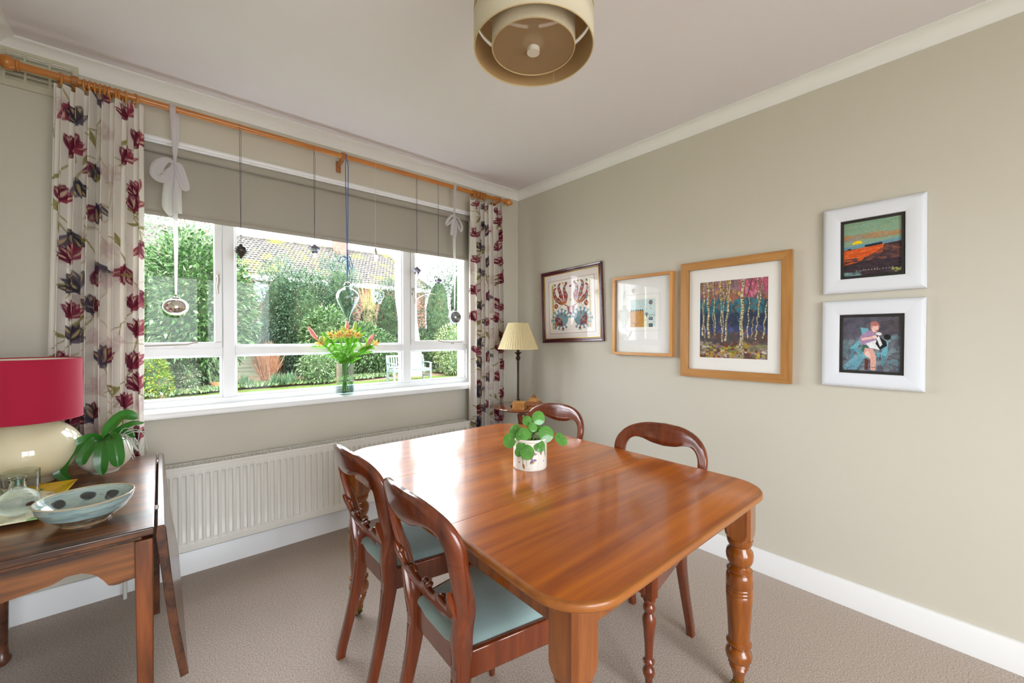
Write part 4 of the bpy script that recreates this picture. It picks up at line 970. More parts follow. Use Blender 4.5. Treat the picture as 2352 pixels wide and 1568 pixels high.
# B: small collage print in light wood box frame
def art_collage():
    c = Canvas(1.0, 1.0, 170, '#f1efe8')
    c.rect(.10, .92, .08, .93, '#c9dcd8')
    for k in range(170): x, y = R_.uniform(.11, .9), R_.uniform(.1, .9); c.ell(x, y, R_.uniform(.004, .02), R_.uniform(.003, .01), R_.uniform(0, 3), ['#5d97b0', '#8ab7c2', '#e4eae2'][k % 3], .6)
    c.rect(.09, .54, .44, .94, '#c98d2c'); 
    for k in range(60): c.ell(R_.uniform(.1, .53), R_.uniform(.46, .92), .03, .012, R_.uniform(0, 3), ['#a8701c', '#dba544', '#b78428'][k % 3], .45)
    for k in range(6): x = .10+k*.072; c.poly([(x, .44), (x+.035, .375), (x+.07, .44)], '#27404a')
    c.rect(.54, .64, .55, .94, '#e6dca8', .8)
    c.ell(.76, .19, .062, .07, 0, '#6d5a66'); c.ell(.775, .18, .03, .04, 0, '#9a6f70', .7); c.line([(.75, .26), (.75, .37)], .006, '#4a4a50'); c.line([(.73, .385), (.80, .38)], .008, '#6a4a4a')
    c.ell(.63, .58, .018, .05, 0, '#2b3c55')
    for a in (-2.7, -2.2, -1.2, -.6): c.line([(.63, .54), (.63+math.cos(a)*.05, .54+math.sin(a)*.05), (.63+math.cos(a)*.08, .58)], .010, '#2b3c55')
    for k, (a, b, cc) in enumerate(((.64, .73, '#23263a'), (.73, .83, '#d9d8d0'), (.83, .94, '#3a3546'))): c.rect(.70, .83, a, b, cc)
    for x in (.74, .79): c.ell(x, .68, .014, .014, 0, '#c9c9d0')
    for x in (.74, .80, .87): c.line([(x, .63), (x-.02, .58), (x+.01, .55), (x+.03, .58), (x+.01, .60)], .007, '#23263a')
    c.ell(.59, .73, .02, .015, 0, '#3f6fb0'); c.ell(.20, .82, .04, .02, .4, '#7a6a3a', .7); c.ell(.28, .86, .03, .015, -.4, '#6a6a4a', .7)
    c.mottle(.02, .01, 5); return c
def lineB(t, P, md):
    m = MB()
    for a, b in (((.098, .13), (.355, .13)), ((.355, .13), (.355, .375)), ((.355, .375), (.098, .375)), ((.098, .375), (.098, .13))):
        m.tube([P(*a, md+.0012), P(*b, md+.0012)], .0006, 4)
    obj('mount_line', m, mat('gold_line', '#c9a888', rough=.6), t)
picture('framed_print', 'small collage print with yellow square, blue sky and balloon in a light wood box frame', -1.054, -1.503, 1.150, 1.690, .019, .036, (M_PINEY, M_PINEZ), tilt=.0, mount=mat('white_mount', '#f0efec', rough=.85, spec=.15), art=art_collage(), art_rect=(.112, .340, .145, .362), glaze=True, extra=lineB)
# C: birch wood painting
def art_birch():
    c = Canvas(1.0, 1.15, 230, '#7a5a4e'); r = R_
    bands = [(0, .30, ['#8d6a4c', '#a8788a', '#b98a5c', '#7f5f58', '#93708a']), (.22, .34, ['#a5603c', '#7c5560', '#94697c', '#6f5a5c']), (.30, .58, ['#1f5a68', '#2a7080', '#1b4c60', '#2c8090']), (.50, .72, ['#1d2a46', '#26365a', '#16304a']), (.70, .82, ['#39427a', '#4a4f86', '#2e3f66']), (.78, .95, ['#4a3c40', '#5a3a34', '#41474a', '#6a5650']), (.93, 1.15, ['#6d5f55', '#877868', '#7d8a4a', '#59302e', '#a8958c', '#b38f2f'])]
    for a, b, cs in bands:
        for k in range(int(420*(b-a)+60)):
            c.ell(r.uniform(0, 1), r.uniform(a, b), r.uniform(.02, .07), r.uniform(.012, .04), r.uniform(-.5, .5) if a > .7 else r.uniform(1., 2.1), cs[k % len(cs)], .8)
    for k in range(90): c.ell(r.uniform(.62, 1), r.uniform(0, .24), r.uniform(.02, .06), r.uniform(.01, .025), r.uniform(1, 2), ['#b0405f', '#c9587a', '#a8506a', '#d38a9a'][k % 4], .85)
    for k in range(10): c.ell(r.uniform(.2, .6), r.uniform(.02, .3), .02, .03, 0, ['#d99a30', '#e0b040'][k % 2], .8)
    for k in range(70): c.ell(r.uniform(0, 1), r.uniform(.97, 1.13), r.uniform(.012, .035), r.uniform(.008, .02), r.uniform(-.6, .6), ['#9fb04a', '#d9d0c8', '#c9a030', '#a98f9a', '#5a6a30', '#7a2a30'][k % 6], .85)
    for x0, x1, top, bot, w_ in ((.07, .05, 0, .80, .028), (.13, .14, .0, .84, .036), (.04, .09, .30, .84, .018), (.21, .25, 0, .80, .020), (.20, .24, .48, .80, .014), (.32, .35, 0, .84, .020), (.38, .36, 0, .90, .018), (.42, .44, .0, .46, .018), (.47, .40, .0, .88, .030), (.655, .63, 0, 1.02, .050), (.64, .66, .5, 1.12, .030), (.75, .72, .27, .84, .018), (.86, .88, 0, .55, .018), (.93, .86, .0, .55, .020), (.86, .84, .55, .86, .022), (.80, .78, .55, .82, .014), (.98, .94, .35, .84, .022)):
        n = 26; xs = [x0+(x1-x0)*i/n+.008*math.sin(i*.6+x0*40) for i in range(n+1)]; ys = [top+(bot-top)*i/n for i in range(n+1)]
        for i in range(n): c.line([(xs[i], ys[i]), (xs[i+1], ys[i+1])], w_*(.8+.3*i/n), ['#cfc5a0', '#bba878', '#e0d8ba', '#a89a74'][(i*7+int(x0*50)) % 4], .97)
        for i in range(int(n*(bot-top)*1.6)): j = r.integers(0, n); c.ell(xs[j]+r.uniform(-.4, .4)*w_, ys[j], w_*.3, .008, r.uniform(-.5, .5), ['#3a3430', '#7c5a2c', '#54503c'][i % 3], .8)
        c.line([(xs[i]+w_*.42, ys[i]) for i in range(0, n+1, 2)], .006, '#4a4238', .6)
    for pts in ([(.06, .94), (.18, .84), (.30, .72), (.44, .58), (.52, .44)], [(.72, .62), (.85, .72), (.95, .84)], [(.0, .40), (.06, .48)], [(.52, .40), (.60, .54)], [(.70, .30), (.78, .02)]): c.line(catmull(pts, 12), .009, '#2c2a38', .8)
    c.mottle(.06, .012, 7); return c
picture('framed_painting', 'large oak framed painting of pale birch trunks before blue and pink', -1.553, -2.140, 1.035, 1.724, .047, .026, (M_OAKY, M_OAKZ), art=art_birch(), mount=M_MOUNT, art_rect=(.112, .475, .125, .570), glaze=True)
# D: sunset landscape, E: seated woman with dog
M_WF = mat('white_wood_frame', '#e6e9ef', rough=.5)
M_BLK = mat('black_slip', '#2c2927', rough=.4)
def scrawl(c, x0, x1, y, col, seed):
    r = np.random.default_rng(seed); x = x0
    while x < x1:
        k = r.integers(0, 3); hh = r.uniform(.012, .03)
        c.line([(x, y), (x+.012, y-hh if k else y), (x+.02, y+(.008 if k == 2 else -.004))], .007, col, .9); x += r.uniform(.035, .06)
def art_sunset():
    c = Canvas(1., 1.02, 190, '#8aa890'); r = R_
    for k in range(160):
        y = r.uniform(0, .34); c.ell(r.uniform(0, 1), y, r.uniform(.06, .2), r.uniform(.01, .03), r.uniform(-.08, .02), ['#7f9f80', '#8faf98', '#86a98e', '#98ab86'][k % 4] if y < .24 else ['#c08a5a', '#b87a50', '#a89070'][k % 3], .5)
    for k in range(20): c.ell(r.uniform(.05, .3), r.uniform(.27, .36), .06, .014, -.2, ['#8f8a88', '#a39a90'][k % 2], .6)
    c.poly([(.15, .42), (.33, .41), (.31, .36), (.20, .36)], '#f0c80a'); c.ell(.25, .395, .09, .022, 0, '#f2cf10')
    c.poly([(0, .46), (1, .39), (1, .46), (0, .53)], '#6f97a8'); c.poly([(.38, .455), (.68, .43), (.68, .49), (.38, .515)], '#1f2f3c')
    c.ell(.10, .525, .05, .035, 0, '#16222c'); c.ell(.04, .54, .05, .02, 0, '#16222c')
    c.poly([(0, .52), (1, .45), (1, 1.02), (0, 1.02)], '#463238'); c.poly([(0, .53), (.72, .47), (.66, .60), (.40, .66), (.30, .76), (0, .80)], '#cf5a22')
    c.poly([(.34, .54), (.70, .50), (.68, .62), (.36, .64)], '#e2622a')
    for k in range(300):
        y = r.uniform(.50, 1.02); x = r.uniform(0, 1)
        cs = ['#e0602a', '#d2562a', '#c9501e', '#e87a3c'] if (y < .68 and x < .72-(y-.5)*1.6) else (['#7a4a3c', '#5c3f40', '#8a5a48', '#4a3c44'] if y < .74 else ['#2c2830', '#35303a', '#27242c', '#453840'])
        c.ell(x, y, r.uniform(.02, .08), r.uniform(.006, .02), r.uniform(-.15, .05), cs[k % 4], .75)
    for k in range(30): c.ell(r.uniform(.0, .3), r.uniform(.95, 1.02), .05, .012, 0, ['#6f9aa0', '#8ab0a8'][k % 2], .6)
    for k in range(14): c.ell(r.uniform(.85, 1), r.uniform(.93, 1.), .03, .012, 0, '#a8b060', .7)
    scrawl(c, .22, .86, .93, '#c9bfa8', 3); c.mottle(.05, .012, 8); return c
def art_woman():
    c = Canvas(1., 1.02, 190, '#5a5a66'); r = R_
    for k in range(220):
        x, y = r.uniform(0, 1), r.uniform(0, 1.02); cs = ['#4c4a58', '#5c5a68', '#565062', '#63606a'] if y < .42 and x < .62 else (['#46424a', '#524a50', '#5a5458'] if y < .35 else ['#6a8a94', '#7a9098', '#6f7478', '#87979a'])
        c.ell(x, y, r.uniform(.03, .1), r.uniform(.02, .06), r.uniform(-.9, .3), cs[k % len(cs)], .6)
    for pts, cc in (([(.10, 1.0), (.30, .70), (.42, .72), (.26, 1.0)], '#6aa6ba'), ([(.0, .95), (.24, .72), (.28, .78), (.05, 1.02)], '#7ab0c0')): c.poly(pts, cc, .85)
    b1, b2 = '#6fb0be', '#4f8a9c'
    c.poly([(.32, .20), (.46, .22), (.44, .40), (.36, .42)], b1); c.poly([(.14, .58), (.30, .44), (.34, .48), (.20, .66)], b1); c.poly([(.16, .60), (.22, .60), (.20, .78), (.15, .76)], b2)
    for k in range(6): c.line([(.22+k*.02, .60+k*.006), (.34+k*.055, .74-k*.01)], .022, [b1, b2][k % 2])
    c.poly([(.34, .70), (.74, .66), (.76, .74), (.36, .78)], b1); c.poly([(.70, .50), (.80, .46), (.78, .72), (.70, .74)], b1); c.poly([(.70, .72), (.75, .72), (.73, .90), (.68, .90)], b2)
    for k in range(5): c.line([(.56+k*.035, .70), (.56+k*.035, .80)], .016, [b2, '#5a3a40'][k % 2])
    c.poly([(.32, .36), (.46, .25), (.60, .30), (.60, .52), (.50, .62), (.36, .56), (.30, .44)], '#a98aac'); c.poly([(.36, .52), (.48, .54), (.46, .64), (.34, .66)], '#3f6a5a')
    c.poly([(.40, .58), (.54, .60), (.60, .74), (.59, 1.0), (.50, 1.0), (.50, .80), (.38, .70)], '#e0aa9c'); c.poly([(.44, .62), (.50, .70), (.50, .78), (.40, .72)], '#f0cabb'); c.poly([(.40, .78), (.47, .80), (.45, 1.0), (.40, 1.0)], '#6a3430')
    c.poly([(.42, .50), (.58, .44), (.72, .54), (.66, .62), (.48, .58)], '#eceef0'); c.poly([(.60, .34), (.76, .46), (.78, .54), (.66, .62), (.58, .50), (.62, .42)], '#1e2024'); c.ell(.78, .38, .06, .05, .3, '#1a1c20'); c.poly([(.60, .40), (.64, .36), (.70, .52), (.66, .56)], '#e9eaec')
    c.line([(.36, .42), (.48, .40), (.58, .37)], .045, '#ecc0b0'); c.ell(.57, .38, .04, .03, 0, '#f2d0c2')
    c.ell(.57, .20, .075, .095, .2, '#c98a84'); c.ell(.575, .22, .052, .07, .2, '#efc8ba'); c.ell(.56, .13, .07, .045, .1, '#b8706a'); c.line([(.55, .23), (.58, .235)], .007, '#9a6a5a'); c.ell(.60, .26, .018, .010, 0, '#b06058')
    c.ell(.64, .32, .05, .03, .2, '#dfe0e2'); c.line([(.0, .94), (.16, .97)], .006, '#3a2a30', .6); c.line([(.80, .72), (.98, .80)], .006, '#3a2a30', .8)
    scrawl(c, .16, .84, .955, '#2a2a2c', 6); c.mottle(.05, .012, 9); return c
picture('framed_painting', 'white framed small painting of a yellow sunset over orange fields, upper of the pair', -2.268, -2.623, 1.484, 1.888, .067, .028, (M_WF, M_WF), tilt=-.008, inner=(.011, M_BLK, .018), art=art_sunset(), art_rect=(.078, .277, .078, .326), profile='round', glaze=False)
picture('framed_painting', 'white framed small painting of a seated woman hugging a dog, lower of the pair', -2.268, -2.624, 1.043, 1.447, .067, .028, (M_WF, M_WF), tilt=.0, inner=(.011, M_BLK, .018), art=art_woman(), art_rect=(.078, .278, .078, .326), profile='round', glaze=False)
# ------------------------------------------------------------ old drop-leaf table at the left
M_OLD = wood('old_oak', '#3c2110', '#94592c', axis=0, rough=.3, coat=.5, scale=1.3, contrast=1.7, coatr=.2)
M_OLDY = wood('old_oak_dark', '#2c170c', '#6a3c22', axis=1, rough=.3, coat=.45, scale=1.3, contrast=1.5, coatr=.15)
M_OLDZ = wood('old_oak_leg', '#4c2610', '#924f26', axis=2, rough=.34, coat=.35, scale=1.2, contrast=1.4)
LT = thing('drop_leaf_table', 'worn dark oak drop-leaf side table with hanging leaf at the left window corner', 'table', (-2.74, -.76, 0)); o0 = LT.location
ZL = .73
obj('tabletop', shift(MB().box(-2.985, -2.489, -1.238, -.276, ZL-.022, ZL), o0), M_OLD, LT, bevel=.004, seg=3)
obj('under_top', shift(MB().box(-2.975, -2.515, -1.222, -.29, ZL-.036, ZL-.022), o0), M_OLDY, LT, bevel=.003)
lf = [(-2.4835, ZL-.001), (-2.4675, ZL-.001), (-2.463, ZL-.012), (-2.452, .58), (-2.436, .42), (-2.414, .262), (-2.434, .258), (-2.458, .42), (-2.474, .58), (-2.4865, ZL-.030)]
obj('drop_leaf', shift(MB().loft([[(x, y, z) for x, z in lf] for y in (-1.236, -.278)]), o0), M_OLDY, LT, bevel=.002, smooth=50)
m = MB()
for y in (-1.06, -.42): m.box(-2.4885, -2.480, y-.02, y+.02, ZL-.005, ZL-.001)
obj('hinge', shift(m, o0), mat('iron_hinge', '#6a6058', rough=.45, metal=.7), LT)
apx = np.linspace(-2.97, -2.515, 46)
def az(x):
    u = x+2.515
    return float(np.interp(u, [-.46, -.33, -.235, -.175, -.150, -.120, -.095, -.080, -.070, -.055, -.0], [.602, .606, .622, .630, .642, .640, .625, .604, .586, .582, .590]))
for yy in (-1.205, -.315):
    pts = [(x, .696) for x in apx[::-1]]+[(x, az(x)) for x in apx]
    obj('shaped_apron', shift(MB().loft([[(x, y, z) for x, z in pts] for y in (yy-.010, yy+.010)]), o0), M_OLD, LT, smooth=0)
obj('side_apron', shift(MB().box(-2.522, -2.504, -1.19, -.33, .60, .696), o0), M_OLDY, LT, bevel=.002)
obj('side_apron', shift(MB().box(-2.975, -2.957, -1.19, -.33, .60, .696), o0), M_OLDY, LT, bevel=.002)
def sq_leg(x, y, b=.020, t_=.017, dark=False):
    rings = [[(x+a*r, y+c*r, z) for a, c in ((1, 1), (-1, 1), (-1, -1), (1, -1))] for r, z in ((t_, 0), (t_+.001, .3), (b, .58), (b, .694))]
    obj('leg', shift(MB().loft(rings), o0), M_OLDY if dark else M_OLDZ, LT, bevel=.003)
sq_leg(-2.512, -1.205); sq_leg(-2.955, -1.205); sq_leg(-2.500, -.305, dark=True)
m = MB().lathe([(.0, 0), (.014, 0), (.024, .012), (.026, .025), (.018, .04), (.016, .07), (.019, .2), (.024, .45), (.024, .69), (0, .69)], 24, c=(-2.948, -.315, 0)); obj('leg', shift(m, o0), M_OLDY, LT, smooth=50)
# red shade lamp
RL = thing('ceramic_lamp', 'cream oval ceramic table lamp with a wide raspberry red drum shade', 'lamp', (-2.850, -.475, ZL))
M_CER = mat('cream_ceramic', '#e2d6b4', rough=.1, coat=.8, coatr=.03, noise=(4, 3, .05, (1, 1, 1)))
pr = [(0, 0), (.070, 0), (.078, .006)]+[(.145*math.sin(math.radians(a)), .122-.118*math.cos(math.radians(a))) for a in range(36, 168, 6)]+[(.028, .240), (.020, .246), (0, .246)]
obj('lamp_base', MB().lathe(pr, 64), M_CER, RL, smooth=60)
obj('lamp_neck', MB().lathe([(.014, .24), (.014, .30), (.02, .305), (.02, .34), (0, .345)], 20), mat('nickel', '#b9b5ac', rough=.25, metal=.9), RL)
M_RED = mat('raspberry_fabric', '#a8203c', rough=.85, spec=.15, noise=(700, 2, .06, (1, 1, 1)), sheen=.2)
sh = obj('lamp_shade', MB().lathe([(.146, .238), (.146, .462)], 96, cap=False), M_RED, RL, smooth=60, solid=0)
obj('shade_lining', MB().lathe([(.1445, .239), (.1445, .461)], 96, cap=False), mat('shade_lining', '#e8dcc8', rough=.8), sh, smooth=60)
for z in (.239, .461): obj('shade_rim', MB().tube([(.1455*math.cos(a), .1455*math.sin(a), z) for a in np.linspace(0, 2*PI, 73)], .0022, 8), M_RED, sh)
sp = MB()
for k in range(3): a = 2*PI*k/3-.95; sp.tube([(.144*math.cos(a), .144*math.sin(a), .455), (.05*math.cos(a), .05*math.sin(a), .43), (0, 0, .43)], .0018, 6)
obj('shade_carrier', sp, mat('white_wire', '#e9e6df', rough=.4), sh)
# orchid
OR = thing('potted_orchid', 'orchid with long drooping green leaves and silvery roots in a round cream pot', 'potted plant', (-2.645, -.475, ZL))
M_ST = mat('stoneware_cream', '#d9d0c0', rough=.42, noise=(160, 4, .05, (1, 1, 1)))
pr = [(0, 0), (.040, 0)]+[(.084*math.sin(math.radians(a)), .073-.073*math.cos(math.radians(a))) for a in range(32, 140, 6)]+[(.050, .134), (.046, .132), (.05, .12), (.06, .10), (.05, .09)]
obj('pot', MB().lathe(pr, 56, cap=False), M_ST, OR, smooth=60)
obj('bark', MB().lathe([(0, .108), (.052, .106), (.052, .112), (0, .118)], 20), mat('bark_chips', '#4a3626', rough=.95, noise=(60, 5, .5, (1, 1, 1)), bump=(60, 1)), OR)
M_ORL = mat('orchid_leaf', '#2f7020', rough=.3, coat=.35, noise=(12, 3, .18, (1, 1, 1)), trl=.2)
def strap(pts, wd, nrm, n=18, crease=.15):
    P = [Vector(p) for p in catmull(pts, n)]; rows = []
    for i, p in enumerate(P):
        u = i/n; d = P[min(i+1, n)]-P[max(i-1, 0)]; d.normalize(); nn = Vector(nrm); nn = (nn-d*nn.dot(d)).normalized(); s = d.cross(nn); w_ = wd*min(1, (u*5+.35))*math.sqrt(max(0, 1-max(0, (u-.55)/.45)**2.2))+.0005
        rows.append([p+s*w_*a-nn*(-abs(a))*w_*crease*2 for a in (-.5, -.3, -.1, 0, .1, .3, .5)])
    return MB().grid(rows)
for pts, wd, nrm in (([(.0, -.01, .140), (.030, -.01, .195), (.062, -.015, .222), (.100, -.02, .205)], .046, (-.3, -.8, .6)), ([(.0, -.01, .140), (.05, .0, .175), (.085, .0, .19), (.120, -.01, .185)], .044, (.2, -.6, -.8)),
                     ([(-.005, -.02, .140), (-.05, -.05, .142), (-.098, -.065, .10), (-.112, -.07, .04), (-.085, -.09, .006)], .044, (-.2, -1, .15)),
                     ([(-.005, -.03, .138), (-.025, -.07, .135), (-.050, -.095, .09), (-.055, -.10, .06)], .040, (-.3, -1, .3)),
                     ([(.0, -.03, .140), (.002, -.08, .13), (-.002, -.105, .07), (.0, -.108, .012)], .044, (-.1, -1, .2)),
                     ([(.01, -.03, .142), (.03, -.08, .14), (.040, -.105, .08), (.045, -.11, .035)], .048, (.1, -1, .2)),
                     ([(.01, -.0, .14), (.05, .0, .15), (.07, -.02, .145), (.09, -.04, .13)], .03, (.1, -.5, .8))):
    obj('leaf', strap(pts, wd, nrm), M_ORL, OR, smooth=80)
m = MB(); rr = random.Random(4)
for k in range(16):
    a = rr.uniform(-.9, 1.0) if k < 11 else rr.uniform(2.2, 3.4); r0 = .03; L = rr.uniform(.05, .09); z0 = .12
    pts = [(r0*math.cos(a), r0*math.sin(a)-.01, z0), ((r0+L*.5)*math.cos(a+.2), (r0+L*.5)*math.sin(a+.2)-.02, z0+rr.uniform(.0, .05)), ((r0+L)*math.cos(a), (r0+L)*math.sin(a)-.03, z0+rr.uniform(-.05, .05)), ((r0+L*1.15)*math.cos(a+.1), (r0+L*1.2)*math.sin(a)-.03, z0+rr.uniform(-.08, .05))]
    m.tube(catmull(pts, 10), [.0022-.0001*i for i in range(11)], 6)
obj('aerial_roots', m, mat('silver_roots', '#bcc3b4', rough=.6), OR)['kind'] = 'stuff'
# round pottery bowl
BW = thing('pottery_bowl', 'round blue-grey glazed pottery bowl with dark spots at the front of the side table', 'bowl', (-2.643, -1.055, ZL))
pin, pout = [(.0, .013), (.040, .015), (.073, .030), (.094, .052), (.1030, .072)], [(.1075, .072), (.1030, .054), (.088, .031), (.064, .013), (.054, .007), (.053, 0)]
cv = Canvas(.68, .115, 560, '#a9b9b2'); 
for k in range(900): cv.ell(rng.uniform(0, .68), rng.uniform(0, .115), rng.uniform(.004, .016), rng.uniform(.001, .003), rng.uniform(-.1, .1), ['#9aaeb0', '#b9c4b6', '#8fa5aa', '#b4bfa8', '#7d949c'][k % 5], .5)
def bowl_in(U, V):
    th = U/.68*2*PI; v = V/.115; xs_ = np.linspace(0, 1, 5); return np.interp(v, xs_, [p[0]+.0004 for p in pin])*np.cos(th), np.interp(v, xs_, [p[0]+.0004 for p in pin])*np.sin(th), np.interp(v, xs_, [p[1] for p in pin])
for a, v in ((.15, .72), (.95, .66), (1.6, .70), (2.35, .66), (3.3, .72), (4.2, .6), (5.2, .62)):
    for j in range(5): cv.ell(a/2/PI*.68+rng.uniform(-.004, .004), v*.115+rng.uniform(-.003, .003), .019, .012, rng.uniform(-.3, .3), ['#3a3a38', '#2c3038', '#44443c', '#5a6a7a'][j % 4], .9)
painted('bowl_inside', cv, bowl_in, paintmat('glazed_pottery', rough=.15, coat=.5), BW)
cv = Canvas(.68, .10, 560, '#8fa2a0')
for k in range(1100):
    v = rng.uniform(0, 1); cs = ['#8fa9ac', '#7d9497', '#a3b6b0'] if v < .42 else ['#7a5c40', '#6b543f', '#8a6a48']
    cv.ell(rng.uniform(0, .68), v*.10, rng.uniform(.006, .03), rng.uniform(.0012, .004), rng.uniform(-.06, .06), cs[k % 3], .6)
def bowl_out(U, V):
    th = -U/.68*2*PI; v = V/.10; xs_ = np.linspace(0, 1, 6); return np.interp(v, xs_, [p[0] for p in pout])*np.cos(th), np.interp(v, xs_, [p[0] for p in pout])*np.sin(th), np.interp(v, xs_, [p[1] for p in pout])
painted('bowl_outside', cv, bowl_out, paintmat('glazed_pottery'), BW)
obj('bowl_rim', MB().tube([(.1053*math.cos(a), .1053*math.sin(a), .072) for a in np.linspace(0, 2*PI, 73)], .0026, 8), mat('rim_glaze', '#b5a98c', rough=.2, coat=.5), BW)
obj('bowl_foot', MB().lathe([(0, 0), (.0535, 0), (.0535, .008), (0, .0125)], 40), mat('unglazed_clay', '#a2835c', rough=.7), BW)
# square painted plate
PT = thing('square_plate', 'cream square plate with yellow and green painted corner under the glassware', 'plate', (-2.852, -.79, ZL), rz=-.07)
cv = Canvas(.26, .40, 420, '#e9e2bb')
cv.poly([(.13, 0), (.26, 0), (.26, .16), (.235, .15), (.22, .10), (.19, .07), (.15, .05)], '#e6b416'); cv.poly([(.05, .012), (.165, .03), (.19, .055), (.17, .075), (.12, .05), (.05, .045)], '#3f9a72'); cv.ell(.215, .115, .012, .008, .3, '#c08a6a')
cv.poly([(.24, .30), (.26, .28), (.26, .40), (.225, .40)], '#7fb56a', .8)
def pl(U, V):
    x = U-.13; y = .20-V; d = np.maximum(np.abs(x)/.13, np.abs(y)/.20); return x, y, .0045+.010*np.clip((d-.62)/.38, 0, 1)**1.3
pt = painted('plate_face', cv, pl, paintmat('glazed_plate', rough=.15, coat=.5), PT)
md = pt.modifiers.new('s', 'SOLIDIFY'); md.thickness = .004; md.offset = -1 if False else 1
# crackle glass vase, tumbler, wooden topped jar
M_CRK = mat('crackle_glass', '#e4efe8', rough=.12, trans=.85, ior=1.3, bump=(110, .8))
CG = thing('crackle_glass_vase', 'round pale crackle glass vase with ribbed clear neck, on the square plate', 'vase', (-2.800, -.900, ZL+.0115))
obj('vase_body', MB().lathe([(0, 0), (.022, .0)]+[(.0465*math.sin(math.radians(a)), .038-.0385*math.cos(math.radians(a))) for a in range(30, 156, 8)]+[(.018, .076), (.0165, .08)], 40, cap=False), M_CRK, CG, smooth=60)
obj('vase_neck', MB().lathe([(.0165, .079), (.0185, .084), (.0165, .088), (.0185, .093), (.0165, .097), (.0185, .102), (.0165, .106), (.020, .112), (.0185, .113), (.014, .10), (.014, .08)], 28, cap=False), M_CLEAR, CG, smooth=60)
obj('maker_sticker', MB().ball((.030, -.0365, .036), .011, .0016, .0055, 14, 8, M=Matrix.Rotation(.65, 4, 'Z')), mat('brown_sticker', '#4a3026', rough=.5), CG)
TB = thing('glass_tumbler', 'wide clear glass tumbler at the back of the plate, behind the round vase', 'glass', (-2.822, -.745, ZL+.0095))
obj('tumbler_wall', MB().lathe([(0, 0), (.038, 0), (.042, .006), (.0435, .05), (.0445, .098), (.043, .0985), (.0415, .05), (.039, .010), (0, .009)], 48, cap=False), M_CLEAR, TB, smooth=60)
WJ = thing('wooden_lidded_jar', 'pale jar with a light wooden lid at the left picture edge beside the round vase', 'jar', (-2.902, -.925, ZL+.0115))
obj('jar_body', MB().lathe([(0, 0), (.030, 0), (.033, .004), (.0335, .062), (.031, .066), (0, .066)], 36), mat('frosted_jar', '#dedcd2', rough=.35, trans=.3), WJ, smooth=50)
obj('lid', MB().lathe([(0, .0665), (.0345, .0665), (.035, .074), (.033, .078), (0, .079)], 36), M_LW, WJ, smooth=50)
# ------------------------------------------------------------ lilies in a square glass vase on the sill
VC = Vector((-1.540, -.004, .891))
VS = thing('glass_vase', 'square clear glass vase standing on the white window sill', 'vase', VC, rz=.12)
hv = .042
def sqr(h, r=.006): return rrect(-h, h, -h, h, r, 3)
obj('vase_glass', MB().loft([[(x, y, z) for x, y in sqr(hh)] for hh, z in ((.004, 0), (hv, 0), (hv+.0005, .205), (hv-.004, .206), (hv-.0045, .012), (.004, .010))], cap=True), glass('vase_clear', '#eef7f4', refl=.9, edge='#9fbab2'), VS, smooth=30)
obj('water', MB().loft([[(x, y, z) for x, y in sqr(hv-.0055)] for z in (.0125, .085)]), glass('water', '#eef8f2', refl=.5), VS, smooth=30)
M_STM = mat('flower_stem', '#6fa02e', rough=.45, trl=.2); M_LLF = mat('lily_leaf', '#6aab2c', rough=.35, trl=.35, noise=(20, 3, .2, (1, 1, 1)), spec=.5)
M_YEL = mat('alstroemeria_petal', '#f7e58e', rough=.5, trl=.3); M_ORG = mat('petal_throat', '#ecb060', rough=.5, trl=.3)
M_PNK = mat('lily_bud_pink', '#eda89c', rough=.45, trl=.25, noise=(30, 3, .25, (1, 1, 1))); M_BGR = mat('lily_bud_green', '#c2cf6a', rough=.45, trl=.25)
fr_ = random.Random(12)
def orient(d):
    return Vector(d).normalized().to_track_quat('Z', 'Y').to_matrix().to_4x4()
def bud(par, p, d, L, m1):
    M = Matrix.Translation(p) @ orient(d)
    prf = [(.003, 0), (.008, L*.08), (.0130, L*.3), (.0140, L*.5), (.0105, L*.75), (.0055, L*.92), (.0, L)]; rings = []
    for r, z in catmull(prf, 16):
        rings.append([M @ Vector((max(r, .0002)*(1-.12*abs(math.sin(1.5*a)))*math.cos(a), max(r, .0002)*(1-.12*abs(math.sin(1.5*a)))*math.sin(a), z)) for a in np.linspace(0, 2*PI, 19)[:-1]])
    return obj('lily_bud', MB().loft(rings), m1, par, smooth=80)
def bloom(par, p, d, s):
    M = Matrix.Translation(p) @ orient(d); m = MB(); m2 = MB()
    for k in range(6):
        a = 2*PI*k/6+fr_.uniform(-.1, .1); w_ = .42 if k % 2 else .30; rows = []
        for u in np.linspace(0, 1, 7):
            r = s*(.10+.9*u**.9); z = s*(.15+.75*u-.25*u*u); hw = s*w_*math.sin(PI*min(1, .12+.86*u))**.8*.55
            rows.append([M @ (Matrix.Rotation(a, 4, 'Z') @ Vector((r, q*hw, z-.1*s*abs(q)))) for q in (-1, -.5, 0, .5, 1)])
        (m if k % 3 else m2 if k == 0 else m).grid(rows)
    b = obj('bloom', m, M_YEL, par, smooth=80, solid=.0004); m3 = MB()
    for k in range(5): a = k*1.26; m3.tube([M @ Vector((0, 0, s*.1)), M @ Vector((.15*s*math.cos(a), .15*s*math.sin(a), s*.6)), M @ Vector((.28*s*math.cos(a), .28*s*math.sin(a), s*.95))], .0007, 5)
    m2.add(m3.v, m3.f)
    obj('bloom_throat', m2, M_ORG, b, smooth=80)
def lfp(base, tip, w_, droop=.02, up=(0, 0, 1)):
    b, t = Vector(base), Vector(tip); mid = (b+t)/2+Vector((0, 0, droop)); return strap([b, (b+mid)/2+Vector((0, 0, droop*.4)), mid, (mid+t)/2+Vector((0, 0, droop*.3)), t], w_, (0, -.75, .65), 10, .10)
